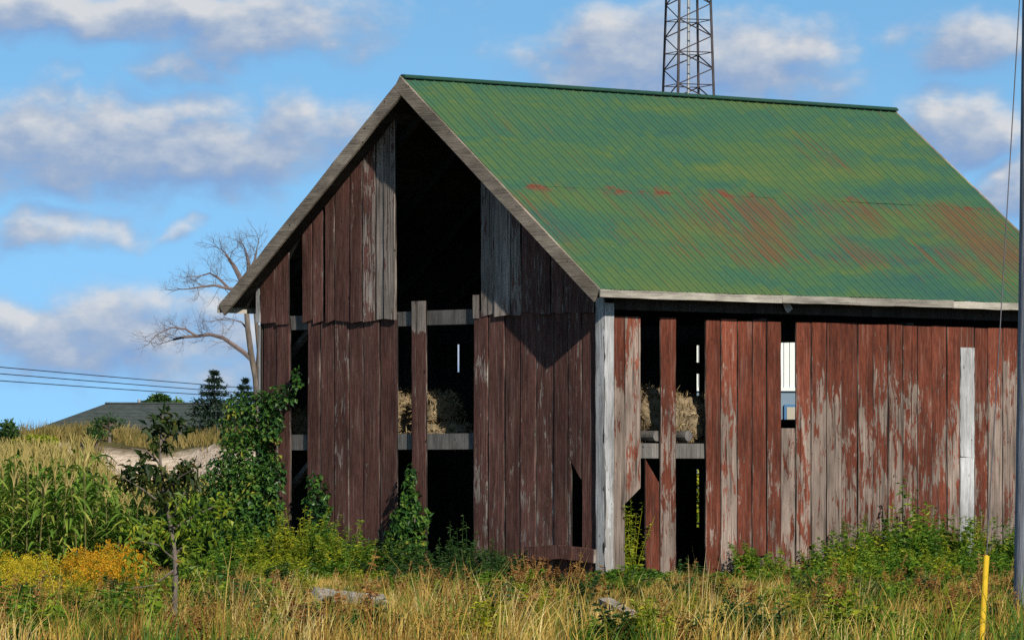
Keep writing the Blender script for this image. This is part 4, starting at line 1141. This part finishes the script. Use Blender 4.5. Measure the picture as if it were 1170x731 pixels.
# ------------------------------------------------------------------ lattice mast
def mast():
    D = 165.0; s = D / F; c = at(786.5, 60, D); org = np.array([c[0], c[1], 0])
    root = link('lattice_mast', None, loc=org, label='tall dark steel lattice mast rising behind the barn roof', cat='mast')
    ang = math.radians(21)
    H = 21.0; z0 = at(0, 98, D)[2]; bay = 37 * s
    side0 = 54.5 * s / (math.cos(ang) + math.sin(ang)); k = (7.0 / 113) * s / s
    def half(z):
        py = Y0 - (z - EYE) / s
        return (50 + 7.5 * py / 113) * s / (math.cos(ang) + math.sin(ang)) / 2
    def corner(i, z):
        h = half(z); x, y = ((-h, -h), (h, -h), (h, h), (-h, h))[i]
        return Vector((x * math.cos(ang) - y * math.sin(ang), x * math.sin(ang) + y * math.cos(ang), z))
    for i in range(4):
        mb = MB(); mb.tube([corner(i, 0), corner(i, H)], .045 if i != 0 else .055, .04, 6); link('leg', mb.mesh('leg'), M['steel'], root)
    zs = []; z = z0 % bay
    while z + bay < H: zs.append(z); z += bay
    for i in range(4):
        mb = MB(); j = (i + 1) % 4
        for z in zs:
            mb.tube([corner(i, z), corner(j, z)], .016, .016, 4)
            a, b = (j, i) if i % 2 == 0 else (i, j)
            mb.tube([corner(a, z + bay / 2), corner(b, z + bay)], .022, .022, 4)
            if i in (0, 3) or z == zs[0]: mb.tube([corner(b, z), corner(a, z + bay / 2)], .018, .018, 4)
        link('bracing', mb.mesh('bracing'), M['steel'], root)
    mb = MB(); mb.tube([(-.02, .1, 0), (.02, .1, H)], .05, .05, 6); link('cable_run', mb.mesh('cable_run'), M['galv'], root)
mast()

# ------------------------------------------------------------------ pole, guy wire, power lines
def pole():
    D = 50.0; s = D / F
    root = link('utility_pole', None, loc=(at(1179, 731, D)[0], D, 0), label='thick grey utility pole cut by the right edge of the view', cat='pole')
    x = lambda px, py: (px - 1179) * s
    z = lambda py: EYE - (py - Y0) / F * D
    mb = MB()
    pts = [(x(1179, 0), 0, -.2), (x(1179.5, 0), 0, z(731)), (x(1183, 0), 0, z(350)), (x(1185, 0), 0, z(0)), (x(1188, 0), 0, 9.2)]
    rr = [22.5, 22.3, 19.5, 17, 14]
    vs, fs = [], []
    for p, r in zip(pts, rr):
        for i in range(20):
            g = i * math.pi / 10; vs.append((p[0] + r * s * math.cos(g), p[1] + r * s * math.sin(g), p[2]))
    for k in range(4):
        for i in range(20): fs.append((k * 20 + i, k * 20 + (i + 1) % 20, (k + 1) * 20 + (i + 1) % 20, (k + 1) * 20 + i))
    fs.append(tuple(80 + i for i in range(20))); mb.add(vs, fs)
    link('shaft', mb.mesh('shaft', True), M['pole'], root)
    mb = MB(); mb.bar((x(1188, 0) - 1.1, -.16, 8.7), (x(1188, 0) + 1.1, -.16, 8.7), .1, .12); ca = link('crossarm', mb.mesh('crossarm'), M['pole'], root)
    for k in (-1, 0, 1):
        mb = MB(); q = x(1188, 0) + k * 1.0; mb.tube([(q, -.16, 8.76), (q, -.16, 8.92)], .04, .025, 8); link('insulator', mb.mesh('insulator'), M['galv'], ca)
    # guy wire running down to the yellow guard
    g0 = at(1121, 742, 45.6); g0[2] = -.05
    top = np.array([at(1185, 0, D)[0], D - .15, 8.3])
    a = at(1124, 637, 45.65)
    gw_ = link('guy_wire', None, loc=g0, label='thin guy wire slanting down into a yellow plastic guard at right', cat='guy wire')
    d = (at(1165, 0, 47.2) - g0); tp = g0 + d * (8.3 - g0[2]) / d[2]
    mb = MB(); mb.tube([(0, 0, 0), tp - g0], .0055, .0055, 6); link('wire', mb.mesh('wire'), M['wire'], gw_)
    e = d / np.linalg.norm(d); L = (a[2] - g0[2]) / e[2]
    mb = MB(); mb.tube([e * .05, e * (L - .03), e * L, e * (L + .012)], .028, .028, 12); mb.tube([e * (L + .002), e * (L + .02)], .026, .015, 12)
    link('guard', mb.mesh('guard', False), M['yellowpaint'], gw_)
pole()
for k, (y0, y1, lb) in enumerate(((419.5, 440, 'uppermost'), (427, 446, 'middle'), (435, 451.5, 'lowest'))):
    p0, p1 = at(0, y0, 190), at(240, y1, 232); d = (p1 - p0)
    mb = MB(); pts = []
    for t in np.linspace(-3.0, 5.5, 40):
        q = p0 + d * t; q[2] += .03 * (t - .5) ** 2; pts.append(q)
    mb.tube(pts, .018, .018, 4)
    link('power_line', mb.mesh('power_line'), M['wire'], label=lb + ' of the three thin power lines crossing the sky at left', cat='power line', group='power lines at left')

# ------------------------------------------------------------------ hay in the loft, timbers in the grass
def hay(name, label, c, r, rot=0.0, n=1500, lumps=.30, cat='hay'):
    """a slumped bale: lumpy body under a coat of loose straw, barn coordinates"""
    w = to_world(*c); rs = np.array(r)
    nu, nv = 28, 18; vs = []
    def surf(th, ph):
        d = np.array([math.cos(th) * math.cos(ph), math.sin(th) * math.cos(ph), math.sin(ph)])
        e = np.sign(d) * np.abs(d) ** .80
        k = 1 + lumps * mnoise.noise(Vector(d * 2.3) + Vector((c[0] * 5, c[1] * 3, 0))) + lumps * .5 * mnoise.noise(Vector(d * 6.0) + Vector((c[0] * 5, 1, 0)))
        return e * rs * k
    for j in range(nv):
        for i in range(nu): vs.append(surf(2 * math.pi * i / nu, -math.pi / 2 + math.pi * (j + .02) / (nv - .96)))
    fs = [(j * nu + i, j * nu + (i + 1) % nu, (j + 1) * nu + (i + 1) % nu, (j + 1) * nu + i) for j in range(nv - 1) for i in range(nu)]
    org = np.array([w[0], w[1], c[2] - rs[2] * .93])
    lift = np.array([0, 0, rs[2] * .93])
    root = link(name, np_mesh(name, np.array(vs) + lift, [np.array(fs)], smooth_shade=True), M['hayc'], loc=org, label=label, cat=cat, rotz=ROT + rot)
    P, A = [], []
    for k in range(n):
        th, ph = RNG.uniform(0, 6.28), math.asin(RNG.uniform(-.75, 1)); p = surf(th, ph)
        P.append(p * 1.0 + lift); A.append(unit(RNG.normal(size=3) + p / np.linalg.norm(p) * .35))
    P = np.array(P); A = np.array(A)
    v, f = leaves(P, A, rand_dir(n), RNG.uniform(.05, .13, n), RNG.uniform(.010, .020, n), .1, .15)
    link('loose_straw', np_mesh('loose_straw', v, [f]), M['hay'], root)
zl = zs2 + .08
def hay_side(px, py, rx, rz, dy, name, label, rot=0):
    c = barn_hit(px, py, 1, dy); hay(name, label, (c[0], c[1], zl + rz * .93), (rx, .42, rz), rot)
hay_side(741, 470, .40, .42, .68, 'hay_bale', 'grey-tan hay bale on the loft left of the lone side board')
hay_side(786, 470, .42, .36, .66, 'hay_bale', 'tan hay bale on the loft right of the lone side board')
def hay_gable(px, py, ry, rz, dx, z, label):
    c = barn_hit(px, py, 0, dx); hay('hay_bale', label, (c[0], c[1], z + rz * .93), (.30, ry, rz), 0, 1200, .42)
hay_gable(505, 480, .48, .17, .55, zl, 'flattened hay heap lying on the loft beam in the gable opening')
hay_gable(496, 450, .36, .24, .62, zl + .30, 'golden hay bale slumped on the heap right of the lone gable board')
hay_gable(462, 440, .22, .40, .60, zl, 'hay bundle standing left of the lone gable board')
hay_gable(340, 470, .30, .28, .62, zl, 'hay heap in the narrow gap behind the left gable boards')
def timber(px0, py0, px1, py1, d0, d1, label, w=.15, h=.07):
    a, b = at(px0, py0, d0), at(px1, py1, d1); mb = MB(); o = a.copy(); o[2] = 0
    mb.bar(a - o, b - o, w, h, (0, -.6, .8), .45, 8, .008)
    link('timber', mb.mesh('timber'), M['timber'], loc=o, label=label, cat='timber')
M['timber'] = wood_mat('grey_fallen_timber', (.42, .37, .32), (.20, .17, .14), (.66, .60, .54), axis=0)
timber(361, 678, 440, 686, 55.6, 56.2, 'grey weathered timber lying in the grass below the gable')
timber(690, 686, 740, 712, 53.6, 52.4, 'short grey timber slanting down in the grass below the barn corner', .11, .07)

# ------------------------------------------------------------------ light, sky, camera
SUN = np.array([-.49 * VX[0] - 1.54 * VY[0], -.49 * VX[1] - 1.54 * VY[1], .93]); SUN /= np.linalg.norm(SUN)
sun = bpy.data.lights.new('sun', 'SUN'); sun.energy = 4.8; sun.angle = math.radians(.5); sun.color = (1.0, .93, .82)
so = bpy.data.objects.new('sun', sun); COL.objects.link(so)
so.rotation_euler = Vector(-SUN).to_track_quat('-Z', 'Y').to_euler(); so.location = (20, 20, 60)

def sky():
    wd = bpy.data.worlds.new('World'); SC.world = wd; wd.use_nodes = True
    wd.cycles.sampling_method = 'MANUAL'; wd.cycles.sample_map_resolution = 128
    t = NT(wd.node_tree); t.n.clear()
    out = t.node('ShaderNodeOutputWorld'); bg = t.node('ShaderNodeBackground', {1: .13}); t.l.new(bg.outputs[0], out.inputs[0])
    co = t.node('ShaderNodeTexCoord').outputs['Generated']
    sep = t.node('ShaderNodeSeparateXYZ', {0: co})
    lift = t.vmath('NORMALIZE', t.vmath('ADD', t.vmath('MULTIPLY', co, (1, 1, 1.0)), (0, 0, .22)))
    st = t.node('ShaderNodeTexSky', {'Vector': lift}, sky_type='NISHITA', sun_disc=False, sun_elevation=math.asin(SUN[2]), sun_rotation=math.atan2(SUN[0], SUN[1]), air_density=1.0, dust_density=.3, ozone_density=2.0)
    base = t.mix(1.0, st.outputs[0], SKY_TINT, 'MULTIPLY')
    base = t.mix(1.0, base, t.ramp(sep.outputs[2], [(0.10, 1.0), (0.32, 0.42)]), 'MULTIPLY')   # deep blue overhead
    hz = t.smooth(sep.outputs[2], .10, .0)
    base = t.mix(t.math('MULTIPLY', hz, .45), base, (2.7, 5.3, 8.3))
    # cloud banks by bearing and height (hundredths of a radian)
    yy = t.math('MAXIMUM', t.math('ABSOLUTE', sep.outputs[1]), .05)
    a = t.math('MULTIPLY', t.math('DIVIDE', sep.outputs[0], yy), 100.0); e = t.math('MULTIPLY', t.math('DIVIDE', sep.outputs[2], yy), 100.0)
    ae = t.node('ShaderNodeCombineXYZ', {0: a, 1: e, 2: 0.0}).outputs[0]
    banks = [(90, 16, 330, 30, 1.0), (300, 38, 130, 30, .9), (60, 165, 190, 55, 1.0), (230, 180, 170, 45, 1.0), (340, 150, 90, 45, .85), (210, 125, 110, 30, .7), (215, 75, 60, 22, .62), (95, 90, 34, 14, .45), (70, 265, 100, 24, .8), (206, 265, 30, 12, .62),
             (90, 385, 200, 50, .9), (250, 400, 130, 60, .75), (20, 360, 110, 26, .8), (240, 360, 60, 24, .7), (700, 62, 100, 50, 1.0), (800, 75, 170, 62, 1.0), (890, 62, 110, 46, .85), (1085, 152, 80, 44, 1.0), (1110, 50, 80, 40, .9), (1150, 215, 50, 40, .9), (1040, 150, 40, 30, .6), (640, 415, 330, 70, 1.0)]  # last bank added out of sight behind the barn, to whiten the chinks
    g = bpy.data.node_groups.new('cloud_density', 'ShaderNodeTree')
    g.interface.new_socket('Vector', in_out='INPUT', socket_type='NodeSocketVector'); g.interface.new_socket('Density', in_out='OUTPUT', socket_type='NodeSocketFloat')
    q = NT(g); gi = q.node('NodeGroupInput'); go = q.node('NodeGroupOutput')
    v = gi.outputs[0]
    wob = q.node('ShaderNodeTexNoise', {'Vector': v, 'Scale': .55, 'Detail': 3.0, 'Roughness': .5}, noise_dimensions='2D').outputs[1]
    v2 = q.vmath('ADD', v, q.vmath('MULTIPLY', q.vmath('SUBTRACT', wob, (.5, .5, .5)), (2.2, 1.1, 0)))
    acc = None
    for px, py, rx, ry, k in banks:
        c = ((px - CX) / F * 100, (Y0 - py) / F * 100, 0); d = q.vmath('MULTIPLY', q.vmath('SUBTRACT', v2, c), (46 / rx, 44 / ry, 0))
        ln = q.node('ShaderNodeVectorMath', {0: d}, operation='LENGTH').outputs['Value']
        w = q.math('MULTIPLY', q.node('ShaderNodeMapRange', {0: ln, 1: 1.35, 2: .15, 3: 0.0, 4: 1.0}, interpolation_type='SMOOTHSTEP').outputs[0], k)
        acc = w if acc is None else q.math('MAXIMUM', acc, w)
    n1 = q.node('ShaderNodeTexNoise', {'Vector': q.vmath('MULTIPLY', v, (1, 1.7, 1)), 'Scale': .9, 'Detail': 6.0, 'Roughness': .58}, noise_dimensions='2D').outputs[0]
    n2 = q.node('ShaderNodeTexNoise', {'Vector': q.vmath('MULTIPLY', v, (1, 2.2, 1)), 'Scale': .16, 'Detail': 4.0, 'Roughness': .55}, noise_dimensions='2D').outputs[0]
    # elsewhere in the sky: scattered banks
    outx = q.node('ShaderNodeSeparateXYZ', {0: v})
    away = q.math('MAXIMUM', q.smooth(q.math('ABSOLUTE', outx.outputs[0]), 10.5, 14), q.smooth(outx.outputs[1], 9.5, 13))
    acc = q.math('MAXIMUM', acc, q.math('MULTIPLY', away, q.math('MULTIPLY', q.smooth(n2, .54, .66), q.math('SUBTRACT', 1.0, q.smooth(outx.outputs[1], 14, 30)))))
    dens = q.math('ADD', acc, q.math('MULTIPLY', q.math('SUBTRACT', n1, .5), .8))
    q.l.new(dens, go.inputs[0])
    def dn(vec):
        nd = t.node('ShaderNodeGroup', node_tree=g); t.l.new(vec, nd.inputs[0]); return nd.outputs[0]
    d0 = dn(ae); d1 = dn(t.vmath('ADD', ae, (.22, .38, 0)))
    cover = t.math('MULTIPLY', t.smooth(d0, .08, .90), .92)
    litv = t.math('ADD', t.math('MULTIPLY', t.math('SUBTRACT', d0, d1), 1.0), .44)
    litv = t.math('ADD', litv, t.math('MULTIPLY', t.math('SUBTRACT', t.noise(t.vmath('MULTIPLY', ae, (1, 1.5, 1)), .5, 5), .5), .9))
    ccol = t.ramp(litv, [(0.1, (1.8 / 8, 2.8 / 8, 4.8 / 8)), (0.42, (2.6 / 8, 3.3 / 8, 4.6 / 8)), (0.72, (3.9 / 8, 4.3 / 8, 5.0 / 8)), (1.0, (5.4 / 8, 5.4 / 8, 5.5 / 8))])
    ccol = t.scale(ccol, 8.0)
    t.l.new(t.mix(cover, base, ccol), bg.inputs[0])
SKY_TINT = (.76, 1.08, 1.13)
sky()

cam = bpy.data.cameras.new('camera'); co = bpy.data.objects.new('camera', cam); COL.objects.link(co)
co.location = (0, 0, EYE); co.rotation_euler = (math.pi / 2, 0, 0)
cam.sensor_width = 36; cam.lens = F / 1170 * 36; cam.shift_y = (Y0 - 365.5) / 1170
cam.clip_start = .5; cam.clip_end = 12000
SC.camera = co
SC.view_settings.view_transform = 'Standard'; SC.view_settings.look = 'None'; SC.view_settings.exposure = 0
SC.render.engine = 'CYCLES'
SC.cycles.use_denoising = False; SC.cycles.max_bounces = 4; SC.cycles.diffuse_bounces = 2; SC.cycles.glossy_bounces = 2; SC.cycles.transmission_bounces = 2
